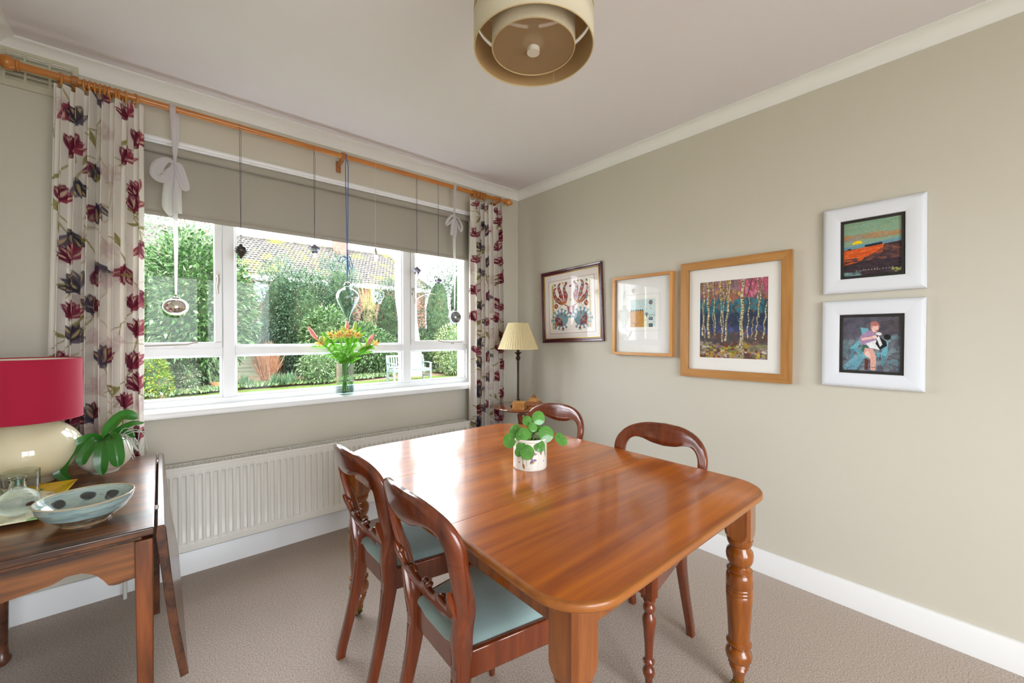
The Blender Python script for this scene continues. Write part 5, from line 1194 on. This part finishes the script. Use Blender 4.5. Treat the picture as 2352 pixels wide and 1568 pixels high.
STEMS = [  # base dx,dy ; top point x,y,z ; kind ; label
    ((.02, -.01), (-1.722, -.045, 1.252), 'bigbud', 'lily stem with a large pink bud leaning far left out of the vase'),
    ((.025, .01), (-1.690, -.025, 1.240), 'yel1', 'yellow flower stem low on the left side of the vase bouquet'),
    ((.015, .02), (-1.640, -.03, 1.262), 'yel2', 'yellow orange flower stem left of the bouquet centre'),
    ((.0, .0), (-1.585, -.035, 1.275), 'yel3', 'yellow flower stem with open blooms at the bouquet centre left'),
    ((-.01, .015), (-1.528, -.045, 1.285), 'yel4', 'fullest yellow flower stem in the middle of the bouquet'),
    ((.0, -.02), (-1.528, -.01, 1.300), 'tallpink', 'lily stem with upright pink bud, tallest in the bouquet centre'),
    ((-.015, -.01), (-1.478, .01, 1.295), 'tallpale', 'lily stem with pale upright bud just right of the tallest bud'),
    ((-.02, .0), (-1.470, -.04, 1.275), 'yel5', 'yellow flower stem right of the bouquet centre'),
    ((-.02, .02), (-1.405, -.03, 1.215), 'sidebud', 'lily stem with slanting pale pink buds on the right side'),
    ((-.025, -.01), (-1.345, -.03, 1.225), 'yel6', 'lowest right flower stem with a red and yellow bloom')]
for (bx_, by_), top, kind, lb in STEMS:
    b0 = Vector((VC.x+bx_, VC.y+by_, VC.z+.016)); tp = Vector(top); nk = Vector((VC.x+(tp.x-VC.x)*.16, VC.y+fr_.uniform(-.02, .02), VC.z+.20))
    t = thing('flower_stem', lb, 'flower', b0, group='lilies and yellow flowers in the glass vase'); r0 = t.location
    pts = [Vector(p)-r0 for p in catmull([b0, (b0+nk)/2, nk, (nk*.45+tp*.55)+Vector((0, 0, .012)), tp], 16)]
    obj('stem', MB().tube(pts, [.0030-.00006*i for i in range(17)], 7), M_STM, t, smooth=80)
    d = (pts[-1]-pts[-3]).normalized(); tl = tp-r0
    def rv(s): return Vector((fr_.uniform(-s, s), fr_.uniform(-s, s), fr_.uniform(-s, s)))
    nl = 9
    for k in range(nl):
        i = 7+int(k*8/nl); a = fr_.uniform(0, 2*PI); L = fr_.uniform(.07, .12); out = Vector((math.cos(a)*1.0, math.sin(a)*.45-.15, fr_.uniform(.0, .9))).normalized()
        if pts[i].z+r0.z < VC.z+.18: continue
        obj('leaf', lfp(pts[i], pts[i]+out*L, fr_.uniform(.014, .022), fr_.uniform(-.004, .02)), M_LLF, t, smooth=80)
    if kind == 'bigbud': bud(t, tl, (-.55, -.1, .8), .105, M_PNK); bud(t, tl-d*.02, (.2, -.5, .8), .045, M_BGR)
    elif kind == 'tallpink': bud(t, tl, (.0, -.05, 1), .085, M_PNK); bud(t, tl-d*.01, (-.6, -.2, .8), .07, M_BGR)
    elif kind == 'tallpale': bud(t, tl, (.18, .0, 1), .085, M_PNK if False else M_BGR); bud(t, tl-d*.02, (.7, 0, .7), .07, M_BGR)
    elif kind == 'sidebud': bud(t, tl, (.55, -.1, .85), .095, M_PNK); bud(t, tl-d*.02, (.9, -.1, .6), .07, M_BGR)
    else:
        s = .030; n_ = {'yel4': 4, 'yel3': 3, 'yel6': 1}.get(kind, 2)
        for k in range(n_):
            of = Vector((fr_.uniform(-.022, .022), fr_.uniform(-.02, .01), fr_.uniform(-.015, .02))) if k else Vector((0, 0, 0))
            bloom(t, tl+of, (fr_.uniform(-.7, .5), -.8, fr_.uniform(.2, .9)), s*fr_.uniform(.95, 1.15))
# ------------------------------------------------------------ garden beyond the window
GZ = -.35
CY, SY, CP, SP = math.cos(.70996), math.sin(.70996), math.cos(-.013932), math.sin(-.013932)
def at(px, py, Y):
    """world point at depth Y (metres beyond the window wall) seen at photo pixel"""
    f = Vector((SY*CP, CY*CP, SP)); r = Vector((CY, -SY, 0)); u = r.cross(f)
    d = f+r*((px-1176)/939.22)-u*((py-784)/939.22); t = (Y+2.79477)/d.y
    return Vector((-2.47099, -2.79477, 1.28031))+d*t
M_GRASS = mat('lawn_grass', '#4e5d2b', rough=.9, noise=(9, 6, .30, (1, 1, 1)), bump=(60, .8), spec=.1)
M_SOIL = mat('leaf_litter_soil', '#75624f', rough=.95, noise=(14, 6, .5, (1, 1, 1)), bump=(30, 1), spec=.1)
struct('lawn', MB().add([(-14, .3, GZ), (14, .3, GZ), (14, 12.0, GZ), (-14, 11.4, GZ)], [(0, 1, 2, 3)]), M_GRASS, smooth=0)
sg = []
gx = np.linspace(-16, 30, 120); gy = np.linspace(0, 1, 30)
sg = [[(x, (11.2+.018*(x+14))+v*14, GZ-.02+.09*min(1, v*6)+.03*math.sin(x*3.1+v*31)*math.sin(x*1.3-v*17)*min(1, v*9)) for v in gy] for x in gx]
struct('flower_bed_soil', MB().grid(sg), M_SOIL, smooth=80)
struct('far_ground', MB().box(-60, 90, 22, 120, GZ-.3, GZ-.05), M_GRASS, smooth=0)
nr = np.random.default_rng(21)
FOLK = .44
def leafcloud(name, C_, N_, L, Wd, m, parent, droop=.3, jitter=.8, seed=1, attrcol=None, curl=.25):
    """C_ (n,3) leaf bases, N_ (n,3) outward directions: folded pointed leaves"""
    r = np.random.default_rng(seed); n = len(C_)
    d = N_+r.normal(0, jitter, (n, 3))*.6; d[:, 2] -= droop*.5; d /= np.linalg.norm(d, axis=1)[:, None]
    up = r.normal(0, 1, (n, 3))*.5+np.array([0, 0, 1.]); s = np.cross(d, up); s /= np.linalg.norm(s, axis=1)[:, None]; q = np.cross(s, d)
    l = (L*r.uniform(.7, 1.25, n))[:, None]; w_ = (Wd*r.uniform(.7, 1.25, n))[:, None]
    v = np.stack([C_, C_+d*l*.38+s*w_*.5+q*w_*curl, C_+d*l*.5, C_+d*l*.38-s*w_*.5+q*w_*curl, C_+d*l-q*l*.12], 1)
    co = v.reshape(-1, 3); b = np.arange(n)[:, None]*5; t = np.stack([b+0, b+1, b+2, b+2, b+1, b+4, b+0, b+2, b+3, b+2, b+4, b+3], 1).reshape(-1, 3) if False else np.concatenate([b+np.array([[0, 2, 1]]), b+np.array([[1, 2, 4]]), b+np.array([[0, 3, 2]]), b+np.array([[2, 3, 4]])], 0)
    me = bpy.data.meshes.new(name); me.vertices.add(len(co)); me.vertices.foreach_set('co', co.astype(np.float32).ravel())
    me.loops.add(t.size); me.loops.foreach_set('vertex_index', t.astype(np.int32).ravel()); me.polygons.add(len(t)); me.polygons.foreach_set('loop_start', np.arange(0, t.size, 3, dtype=np.int32)); me.update()
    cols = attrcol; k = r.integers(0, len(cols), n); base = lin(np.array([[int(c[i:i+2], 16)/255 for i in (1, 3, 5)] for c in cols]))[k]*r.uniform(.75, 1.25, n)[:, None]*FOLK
    at_ = me.color_attributes.new('paint', 'FLOAT_COLOR', 'POINT'); c4 = np.ones((n*5, 4), np.float32); c4[:, :3] = np.repeat(base, 5, 0); at_.data.foreach_set('color', c4.ravel())
    o = bpy.data.objects.new(name, me); C.objects.link(o); me.materials.append(m); o.parent = parent
    return o
M_FOL = paintmat('foliage', rough=.35, trl=.30, spec=.5)
M_CORE = mat('painted_inner_shade', '#3a4a2c', rough=.95, noise=(6, 6, .6, (1, 1, 1)), bump=(10, 1))
M_TWIG = mat('brown_twig', '#7a5a44', rough=.8)
def shrub(name, label, cat, px, py, hw, Y, cols, L, Wd, n, group=None, droop=.4, seed=1, lump=6, depthf=.8, core=True, z0=None, taper=0., shell=.55, jitter=.8):
    top = at(px, py, Y); lo = at(px-hw, 760, Y); hi = at(px+hw, 760, Y); rx = abs(hi.x-lo.x)/2; ry = rx*depthf; cx = (hi.x+lo.x)/2
    hgt = top.z-GZ; t = thing(name, label, cat, (cx, Y, GZ), group=group); r = np.random.default_rng(seed)
    # lumpy ellipsoid standing on the ground
    lc = r.normal(0, 1, (lump, 3)); lc[:, 2] = np.abs(lc[:, 2]); lc /= np.linalg.norm(lc, axis=1)[:, None]
    u = r.normal(0, 1, (n, 3)); u /= np.linalg.norm(u, axis=1)[:, None]
    bump = 1+.16*np.max(np.clip(u@lc.T-.75, 0, 1)*4, axis=1)-.10
    rad = (r.uniform(shell, 1, n)**.7)*bump
    P = u*rad[:, None]*np.array([rx, ry, hgt*.54]); zc = hgt*.5; P[:, 2] += zc
    if taper: k = 1-taper*np.clip(P[:, 2]/hgt, 0, 1); P[:, 0] *= k; P[:, 1] *= k
    P = P[P[:, 2] > .02]; U = (P-np.array([0, 0, zc]))/np.array([rx, ry, hgt*.5]); U /= np.linalg.norm(U, axis=1)[:, None]+1e-6
    leafcloud('foliage', P, U, L, Wd, M_FOL, t, droop=droop, seed=seed+5, attrcol=cols, jitter=jitter)
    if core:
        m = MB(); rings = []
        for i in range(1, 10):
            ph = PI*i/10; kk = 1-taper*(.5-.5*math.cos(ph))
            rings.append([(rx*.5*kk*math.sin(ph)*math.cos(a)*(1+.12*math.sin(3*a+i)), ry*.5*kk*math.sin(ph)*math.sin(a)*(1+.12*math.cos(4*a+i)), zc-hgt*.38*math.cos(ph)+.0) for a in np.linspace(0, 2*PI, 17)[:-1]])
        m.loft(rings); obj('inner_shade_core', m, M_CORE, t, smooth=80)  # solid filler, coloured dark as the shaded inside of the foliage
    st = MB()
    for k in range(5):
        a = k*1.3+seed; st.tube([(.05*math.cos(a), .05*math.sin(a), 0), (rx*.25*math.cos(a), ry*.25*math.sin(a), hgt*.35), (rx*.5*math.cos(a), ry*.5*math.sin(a), hgt*.7)], [.03, .02, .01], 6)
    obj('stems', st, M_TWIG, t, smooth=80)
    return t
LAU = ['#5d8a48', '#79a35c', '#4d7a3e', '#93b878', '#a9c88c', '#426b35']
DKG = ['#3f5c3a', '#55744a', '#6d8a60', '#34502f', '#7f9a72']
CON = ['#6f9479', '#84a68a', '#5b7f66', '#93ad84', '#4c6b50']
HOL = ['#5f8560', '#7a9f74', '#486b4a', '#90b184', '#3d5a3c']
YEL = ['#9fbf3a', '#c9d63c', '#7fae38', '#5f9436', '#e0de55', '#6da23c']
LGT = ['#8fb070', '#a9c48a', '#739a58', '#bcd3a0', '#5f8548']
PAL = ['#aec3a0', '#c3d2b4', '#93ad84', '#c9a99a', '#9cb88c', '#d9e0d0']
VAR = ['#b9cf7c', '#8fae54', '#dbe3a8', '#6f9448', '#e6eabf']
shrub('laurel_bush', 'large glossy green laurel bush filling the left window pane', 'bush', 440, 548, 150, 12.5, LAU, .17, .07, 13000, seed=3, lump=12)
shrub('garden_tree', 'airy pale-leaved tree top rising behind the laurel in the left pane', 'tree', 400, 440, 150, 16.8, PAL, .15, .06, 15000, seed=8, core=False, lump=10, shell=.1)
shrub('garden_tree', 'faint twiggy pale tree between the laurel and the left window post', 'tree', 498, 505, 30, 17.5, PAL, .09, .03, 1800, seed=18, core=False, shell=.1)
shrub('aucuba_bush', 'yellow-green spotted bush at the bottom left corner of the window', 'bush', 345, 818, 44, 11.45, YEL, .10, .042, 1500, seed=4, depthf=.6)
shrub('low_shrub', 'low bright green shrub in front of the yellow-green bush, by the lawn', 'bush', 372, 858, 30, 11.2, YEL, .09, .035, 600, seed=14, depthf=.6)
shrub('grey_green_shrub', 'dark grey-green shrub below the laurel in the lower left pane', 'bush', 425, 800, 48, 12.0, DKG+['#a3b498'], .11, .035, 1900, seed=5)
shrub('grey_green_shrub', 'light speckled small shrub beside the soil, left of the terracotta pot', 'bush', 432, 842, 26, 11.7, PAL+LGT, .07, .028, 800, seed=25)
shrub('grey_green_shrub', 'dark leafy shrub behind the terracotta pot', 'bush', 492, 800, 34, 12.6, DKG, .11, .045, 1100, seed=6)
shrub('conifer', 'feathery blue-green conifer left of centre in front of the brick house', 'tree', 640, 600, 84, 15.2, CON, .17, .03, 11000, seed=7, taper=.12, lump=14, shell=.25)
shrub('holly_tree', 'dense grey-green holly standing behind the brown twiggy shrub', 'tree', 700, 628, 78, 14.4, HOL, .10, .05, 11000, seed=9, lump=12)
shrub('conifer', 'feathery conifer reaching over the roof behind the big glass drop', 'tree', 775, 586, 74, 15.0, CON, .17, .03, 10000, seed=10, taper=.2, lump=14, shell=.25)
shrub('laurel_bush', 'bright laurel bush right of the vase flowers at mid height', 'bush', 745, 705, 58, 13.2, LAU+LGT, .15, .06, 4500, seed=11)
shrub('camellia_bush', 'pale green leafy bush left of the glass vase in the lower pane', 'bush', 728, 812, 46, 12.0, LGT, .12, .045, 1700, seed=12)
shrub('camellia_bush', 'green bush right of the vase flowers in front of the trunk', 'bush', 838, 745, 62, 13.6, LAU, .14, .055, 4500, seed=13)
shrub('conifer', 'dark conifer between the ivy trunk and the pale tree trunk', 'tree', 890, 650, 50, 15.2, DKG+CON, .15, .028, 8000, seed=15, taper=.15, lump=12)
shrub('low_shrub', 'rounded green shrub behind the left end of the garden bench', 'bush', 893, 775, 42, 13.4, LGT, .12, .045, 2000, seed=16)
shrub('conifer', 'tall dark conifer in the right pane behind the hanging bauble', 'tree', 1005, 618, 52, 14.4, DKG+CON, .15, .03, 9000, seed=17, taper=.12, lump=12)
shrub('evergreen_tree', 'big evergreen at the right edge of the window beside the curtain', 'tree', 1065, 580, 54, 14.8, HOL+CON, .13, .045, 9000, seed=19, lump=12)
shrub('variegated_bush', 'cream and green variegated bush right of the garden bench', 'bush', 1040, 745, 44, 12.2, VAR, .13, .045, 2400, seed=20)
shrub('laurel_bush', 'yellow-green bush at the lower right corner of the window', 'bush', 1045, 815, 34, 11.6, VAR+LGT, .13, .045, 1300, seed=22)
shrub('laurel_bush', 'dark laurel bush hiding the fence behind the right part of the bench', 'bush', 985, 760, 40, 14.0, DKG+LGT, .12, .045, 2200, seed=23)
# bare yellow-green twigs and ivy trunk
def trunk(mb, pts, r0, r1, n=18, k=10):
    P = catmull(pts, n); mb.tube(P, [r0+(r1-r0)*i/n for i in range(n+1)], k); return P
t = thing('ivy_tree', 'ivy covered trunk with bare yellow-green shoots right of the glass drop', 'tree', (*at(846, 760, 14.2).xy, GZ)); o_ = t.location
m = MB(); trunk(m, [(0, 0, 0), (.05, 0, .9), (-.05, 0, 1.9), (.05, 0, 2.9)], .26, .16)
obj('trunk', m, mat('ivy_bark', '#6a6244', rough=.95, noise=(5, 5, .5, (1, 1, 1)), bump=(9, 1)), t, smooth=80)
m = MB(); rr = random.Random(9)
for k in range(60):
    a = rr.uniform(-.6, .6); L = rr.uniform(.7, 1.7); x0 = rr.uniform(-.2, .3); zz = rr.uniform(1.4, 2.9)
    m.tube(catmull([(x0, 0, zz), (x0+a*L*.35, rr.uniform(-.2, .2), zz+L*.5), (x0+a*L*.5, rr.uniform(-.3, .3), zz+L)], 6), [.011-.0013*i for i in range(7)], 5)
obj('shoots', m, mat('yellow_twig', '#8d8a58', rough=.7), t)['kind'] = 'stuff'
u = nr.normal(0, 1, (1600, 3)); u /= np.linalg.norm(u, axis=1)[:, None]; P = u*np.array([.36, .36, 1.3]); P[:, 2] += 1.5
leafcloud('ivy', P, u, .08, .05, M_FOL, t, seed=3, attrcol=DKG)
# pale forked tree
t = thing('pale_barked_tree', 'pale cream barked tree with a forked trunk behind the right window post', 'tree', (*at(952, 800, 12.6).xy, GZ)); o_ = t.location
m = MB()
trunk(m, [(0, 0, -.05), (.02, 0, .5), (-.05, 0, 1.3), (-.16, 0, 2.4), (-.14, 0, 4.0), (-.10, 0, 7.)], .36, .17, 24, 14)
trunk(m, [(-.05, .05, 1.2), (-.42, .05, 2.2), (-.60, .05, 3.2), (-.62, .05, 4.6), (-.6, .1, 7.)], .22, .17, 20, 12)
obj('trunk', m, mat('pale_bark', '#d2c6a2', rough=.8, noise=(3, 5, .22, (1, 1, .4)), bump=(6, .5)), t, smooth=80)
m = MB()
for a, z, L in ((.5, 3.1, .9), (.8, 3.6, 1.1), (.3, 4.0, 1.2), (.9, 2.9, .8)):
    m.tube(catmull([(-.1, 0, z), (.2*a, -.1, z+L*.4), (.7*a, -.1, z+L*.6), (1.1*a, 0, z+L*.62)], 10), [.03-.0027*i for i in range(11)], 6)
obj('branch', m, mat('thin_branch', '#9a8c74', rough=.8), t)
# brown twiggy shrub
t = thing('twiggy_shrub', 'bare reddish-brown twiggy shrub in front of the fence', 'bush', (*at(614, 868, 12.6).xy, GZ)); m = MB(); rr = random.Random(5)
for k in range(230):
    a = rr.uniform(0, 2*PI); q = rr.uniform(.05, 1)**.7; hx = q*.52*math.cos(a); hy = q*.4*math.sin(a); L = rr.uniform(.9, 1.62)*(1-.25*q)
    m.tube([(hx*.22, hy*.22, 0), (hx*.45+rr.uniform(-.04, .04), hy*.5, L*.4), (hx+rr.uniform(-.05, .05), hy, L)], [.011, .008, .004], 4)
    m.tube([(hx*.45, hy*.5, L*.45), (hx*.6+rr.uniform(-.2, .2), hy*.6, L*.85)], [.006, .003], 4)
obj('twigs', m, mat('red_brown_twig', '#8c6248', rough=.8, noise=(8, 3, .3, (1, 1, 1))), t)['kind'] = 'stuff'
# low ground cover and bulbs
def clump(name, label, cat, px, py, Y, n, L, Wd, cols, spread, group=None, seed=1, upr=1.2):
    b = at(px, py, Y); t = thing(name, label, cat, (b.x, Y, GZ+.05), group=group); r = np.random.default_rng(seed)
    P = np.stack([r.normal(0, spread, n), r.normal(0, spread*.6, n), r.uniform(0, .03, n)], 1); N_ = np.stack([r.normal(0, .5, n), r.normal(0, .5, n), np.full(n, upr)], 1)
    leafcloud('leaves', P, N_, L, Wd, M_FOL, t, droop=0, seed=seed+1, attrcol=cols, jitter=.35); return t
G1 = 'low green plants along the front of the flower bed'
cl = [(345, 892), (372, 900), (398, 893), (425, 898), (450, 890), (478, 893), (503, 886), (560, 880), (585, 868), (590, 885), (640, 886), (668, 880), (700, 884), (740, 888), (765, 880), (835, 866), (850, 872), (878, 868), (400, 880), (470, 880), (825, 880), (1010, 866)]
lab = 'low leafy ground cover plant in the bark-covered bed at the lawn edge'
for k, (px, py) in enumerate(cl):
    Y = 11.25+(905-py)*.028+(px-340)*.0006
    clump('ground_cover_plant', lab, 'plant', px, py, Y, 520, .11, .06, LGT+['#c3cf8a'], .26, G1, seed=40+k, upr=.9)
for k, (px, Y) in enumerate(((632, 11.75), (668, 11.9), (560, 12.0), (655, 11.7))):
    clump('bulb_clump', ['spiky blue-green bulb leaves just right of the brown twiggy shrub', 'spiky green bulb leaves farther right of the brown twiggy shrub', 'spiky bulb leaves left of the brown twiggy shrub', 'shorter spiky bulb leaves between the two taller clumps'][k], 'plant', px, 880, Y, 90, .38, .022, ['#7fa87c', '#9cc08c', '#6c9868'], .08, 'spring bulb leaves by the lawn', seed=90+k, upr=2.2)
# terracotta pot
b = at(501, 876, 12.05); TP = thing('terracotta_planter', 'terracotta garden pot of small plants seen through the lower left pane', 'plant pot', (b.x, 12.05, GZ+.04))
obj('pot', MB().lathe([(0, 0), (.13, 0), (.155, .10), (.185, .19), (.20, .19), (.20, .225), (.18, .225), (.17, .19), (0, .19)], 32), mat('terracotta', '#c5754a', rough=.85, noise=(10, 4, .15, (1, 1, 1))), TP, smooth=40)
r = np.random.default_rng(5); P = np.stack([r.normal(0, .09, 260), r.normal(0, .09, 260), np.full(260, .2)], 1); leafcloud('plant', P, np.stack([r.normal(0, .5, 260), r.normal(0, .5, 260), np.full(260, 1.)], 1), .10, .03, M_FOL, TP, seed=2, attrcol=LGT)
# fence
FN = thing('garden_fence', 'weathered grey-green lapped board fence with pale posts behind the bed', 'fence', (2, 15.6, GZ))
M_FEN = wood('fence_board', '#5f6350', '#8b8f74', axis=0, rough=.85, coat=0, scale=.5); x = -5.2
while x < 12:
    m = MB()
    for k in range(13): z = k*.145+.10; m.box(x+.06-2, x+1.83-2, -.012, .006+.012*(k % 2), z, z+.155)
    m.box(x+.06-2, x+1.83-2, -.03, .03, 1.96, 2.0)
    obj('fence_panel', m, M_FEN, FN, smooth=0)
    obj('fence_post', MB().box(x-.06-2, x+.05-2, -.06, .05, 0, 2.03), mat('pale_post', '#b9b196', rough=.85), FN)
    x += 1.9
# bench
BC = thing('garden_bench', 'pale blue-green painted slatted garden bench on the soil in the right panes', 'bench', (4.40, 10.95, GZ), rz=.04)
BC.rotation_euler = (0, 0, .05)
M_BN = mat('bench_paint', '#6a7773', rough=.6, noise=(20, 3, .06, (1, 1, 1)))
bw = .73
for s in (-1, 1):
    obj('front_leg', MB().box(s*bw-.03, s*bw+.03, -.30, -.24, 0, .62), M_BN, BC, bevel=.004)
    obj('rear_leg', MB().loft([[(s*bw+a, y+c, z) for a, c in ((-.03, -.03), (.03, -.03), (.03, .03), (-.03, .03))] for y, z in ((.24, 0), (.22, .42), (.30, .90))]), M_BN, BC, bevel=.004)
    obj('arm', MB().loft([[(s*bw+a, y, z+c) for a, c in ((-.045, 0), (.045, 0), (.045, .03), (-.045, .03))] for y, z in ((-.34, .61), (-.1, .635), (.26, .63))]), M_BN, BC, bevel=.006)
    obj('side_rail', MB().box(s*bw-.02, s*bw+.02, -.25, .22, .34, .41).box(s*bw-.018, s*bw+.018, -.25, .22, .12, .17), M_BN, BC)
for k in range(6): obj('seat_slat', MB().box(-bw-.02, bw+.02, -.30+k*.088, -.30+k*.088+.07, .415, .437), M_BN, BC, bevel=.003)
obj('seat_rail', MB().box(-bw, bw, -.285, -.255, .34, .415), M_BN, BC); obj('bottom_back_rail', MB().box(-bw, bw, .215, .245, .46, .52), M_BN, BC); obj('top_back_rail', MB().box(-bw-.02, bw+.02, .275, .31, .845, .92), M_BN, BC, bevel=.004)
for k in range(15):
    x = -bw+.075+k*(2*bw-.15)/14; obj('back_slat', MB().loft([[(x+a, y+c, z) for a, c in ((-.022, -.008), (.022, -.008), (.022, .008), (-.022, .008))] for y, z in ((.23, .5), (.293, .86))]), M_BN, BC)
# house
HS = thing('brick_house', 'red brick house with a mossy tiled roof and chimney beyond the garden', 'house', (4, 23.5, GZ)); ho = HS.location
def brickmat():
    m = bpy.data.materials.new('house_brick'); m.use_nodes = True; N = m.node_tree.nodes; L = m.node_tree.links; b = N['Principled BSDF']; b.inputs['Roughness'].default_value = .9
    tc = N.new('ShaderNodeTexCoord'); mp = N.new('ShaderNodeMapping'); mp.inputs['Rotation'].default_value = (PI/2, 0, 0); br = N.new('ShaderNodeTexBrick')
    L.new(tc.outputs['Object'], mp.inputs[0]); L.new(mp.outputs[0], br.inputs[0]); br.inputs['Scale'].default_value = 4.2; br.inputs['Mortar Size'].default_value = .018; br.inputs['Row Height'].default_value = .32; br.inputs['Brick Width'].default_value = .95
    br.inputs['Color1'].default_value = (*H('#804436'), 1); br.inputs['Color2'].default_value = (*H('#8a5244'), 1); br.inputs['Mortar'].default_value = (*H('#857a72'), 1)
    L.new(br.outputs[0], b.inputs['Base Color']); return m
def roofmat():
    m = bpy.data.materials.new('mossy_tiles'); m.use_nodes = True; N = m.node_tree.nodes; L = m.node_tree.links; b = N['Principled BSDF']; b.inputs['Roughness'].default_value = .95
    tc = N.new('ShaderNodeTexCoord'); nz = N.new('ShaderNodeTexNoise'); nz.inputs['Scale'].default_value = .55; nz.inputs['Detail'].default_value = 8; nz.inputs['Roughness'].default_value = .75
    L.new(tc.outputs['Object'], nz.inputs['Vector']); cr = N.new('ShaderNodeValToRGB'); cr.color_ramp.elements[0].position = .52; cr.color_ramp.elements[1].position = .62
    cr.color_ramp.elements[0].color = (0, 0, 0, 1); L.new(nz.outputs[0], cr.inputs[0])
    n2 = N.new('ShaderNodeTexNoise'); n2.inputs['Scale'].default_value = 7; L.new(tc.outputs['Object'], n2.inputs['Vector']); c2 = N.new('ShaderNodeValToRGB'); c2.color_ramp.elements[0].color = (*H('#3c3834'), 1); c2.color_ramp.elements[1].color = (*H('#5e5850'), 1); c2.color_ramp.elements[0].position = .35; c2.color_ramp.elements[1].position = .65
    L.new(n2.outputs[0], c2.inputs[0]); mx = N.new('ShaderNodeMix'); mx.data_type = 'RGBA'; L.new(cr.outputs[0], mx.inputs['Factor']); L.new(c2.outputs[0], mx.inputs['A']); mx.inputs['B'].default_value = (*H('#77742c'), 1)
    L.new(mx.outputs['Result'], b.inputs['Base Color']); return m
M_BRK = brickmat(); M_RF = roofmat()
hx0, hx1, hy, hz, rzg = -3.5, 11.6, 22.0, 4.38, 6.98
m = MB().box(hx0+.3, hx1-.3, hy+.35, 29, GZ, hz+.1); obj('brick_wall', shift(m, ho), M_BRK, HS, smooth=0)
# front slope built from real overlapping tile courses with a wavy section
rows = 17; P0 = Vector((0, hy, hz)); P1 = Vector((0, 25.5, rzg)); sl_ = (P1-P0)/rows; nrm = Vector((0, -(rzg-hz), 3.5)).normalized(); m = MB(); xs = np.arange(hx0, hx1+.01, .0525)
for k in range(rows):
    x1 = hx1-.0-(k/rows)*1.6; a = P0+sl_*k; b_ = P0+sl_*(k+1.05)
    row = [[], [], []]
    for i, x in enumerate(xs):
        if x > x1: break
        wv = .016*math.sin(2*PI*x/.21+(k % 2)*PI)
        for j, (p, e) in enumerate(((a, .0), (a, .055), (b_, .012))): q = p+nrm*(e+wv*(1 if j else .4)); row[j].append((x, q.y, q.z))
    if len(row[0]) > 1: m.grid(row)
obj('roof_tiles', shift(m, ho), M_RF, HS, smooth=30)
hip = [(hx1, hy, hz), (hx1-1.6, 25.5, rzg), (hx1, 29, hz)]; bk = [(hx0, 29, hz), (hx0, 25.5, rzg), (hx1-1.6, 25.5, rzg), (hx1, 29, hz)]
obj('rear_roof', shift(MB().add(hip, [(0, 1, 2)]).add(bk, [(0, 1, 2, 3)]), ho), M_RF, HS, smooth=0)
obj('ridge_tiles', shift(MB().tube([(hx0, 25.5, rzg+.03), (hx1-1.6, 25.5, rzg+.03), (hx1, hy, hz+.05)], .11, 8), ho), M_RF, HS)
obj('gutter', shift(MB().box(hx0, hx1, hy-.12, hy+.04, hz-.20, hz+.02).box(hx0, hx1, hy, hy+.38, hz-.22, hz-.17), ho), mat('white_fascia', '#e9e6e0', rough=.5), HS)
ch_ = MB().box(6.2, 6.98, 24.9, 25.7, 6.2, 7.9).box(6.12, 7.06, 24.82, 25.78, 7.8, 7.95); obj('chimney', shift(ch_, ho), M_BRK, HS, smooth=0)
M_HW = mat('house_window_white', '#eeeeec', rough=.5); M_HG = mat('house_window_glass', '#9fb0b8', rough=.1, spec=.8)
for (x0, x1, z0, z1) in ((1.25, 1.95, 3.05, 4.1), (7.5, 8.35, 3.3, 4.15), (.8, 2.6, .9, 2.02), (5.0, 6.4, 3.0, 4.1)):
    fm = MB().box(x0, x1, hy+.30, hy+.36, z0, z0+.08).box(x0, x1, hy+.30, hy+.36, z1-.08, z1).box(x0, x0+.08, hy+.3, hy+.36, z0, z1).box(x1-.08, x1, hy+.3, hy+.36, z0, z1).box((x0+x1)/2-.03, (x0+x1)/2+.03, hy+.3, hy+.36, z0, z1)
    wf = obj('window', shift(fm, ho), M_HW, HS, smooth=0)
    obj('pane', shift(MB().box(x0+.05, x1-.05, hy+.33, hy+.345, z0+.05, z1-.05), ho), M_HG, wf, smooth=0)
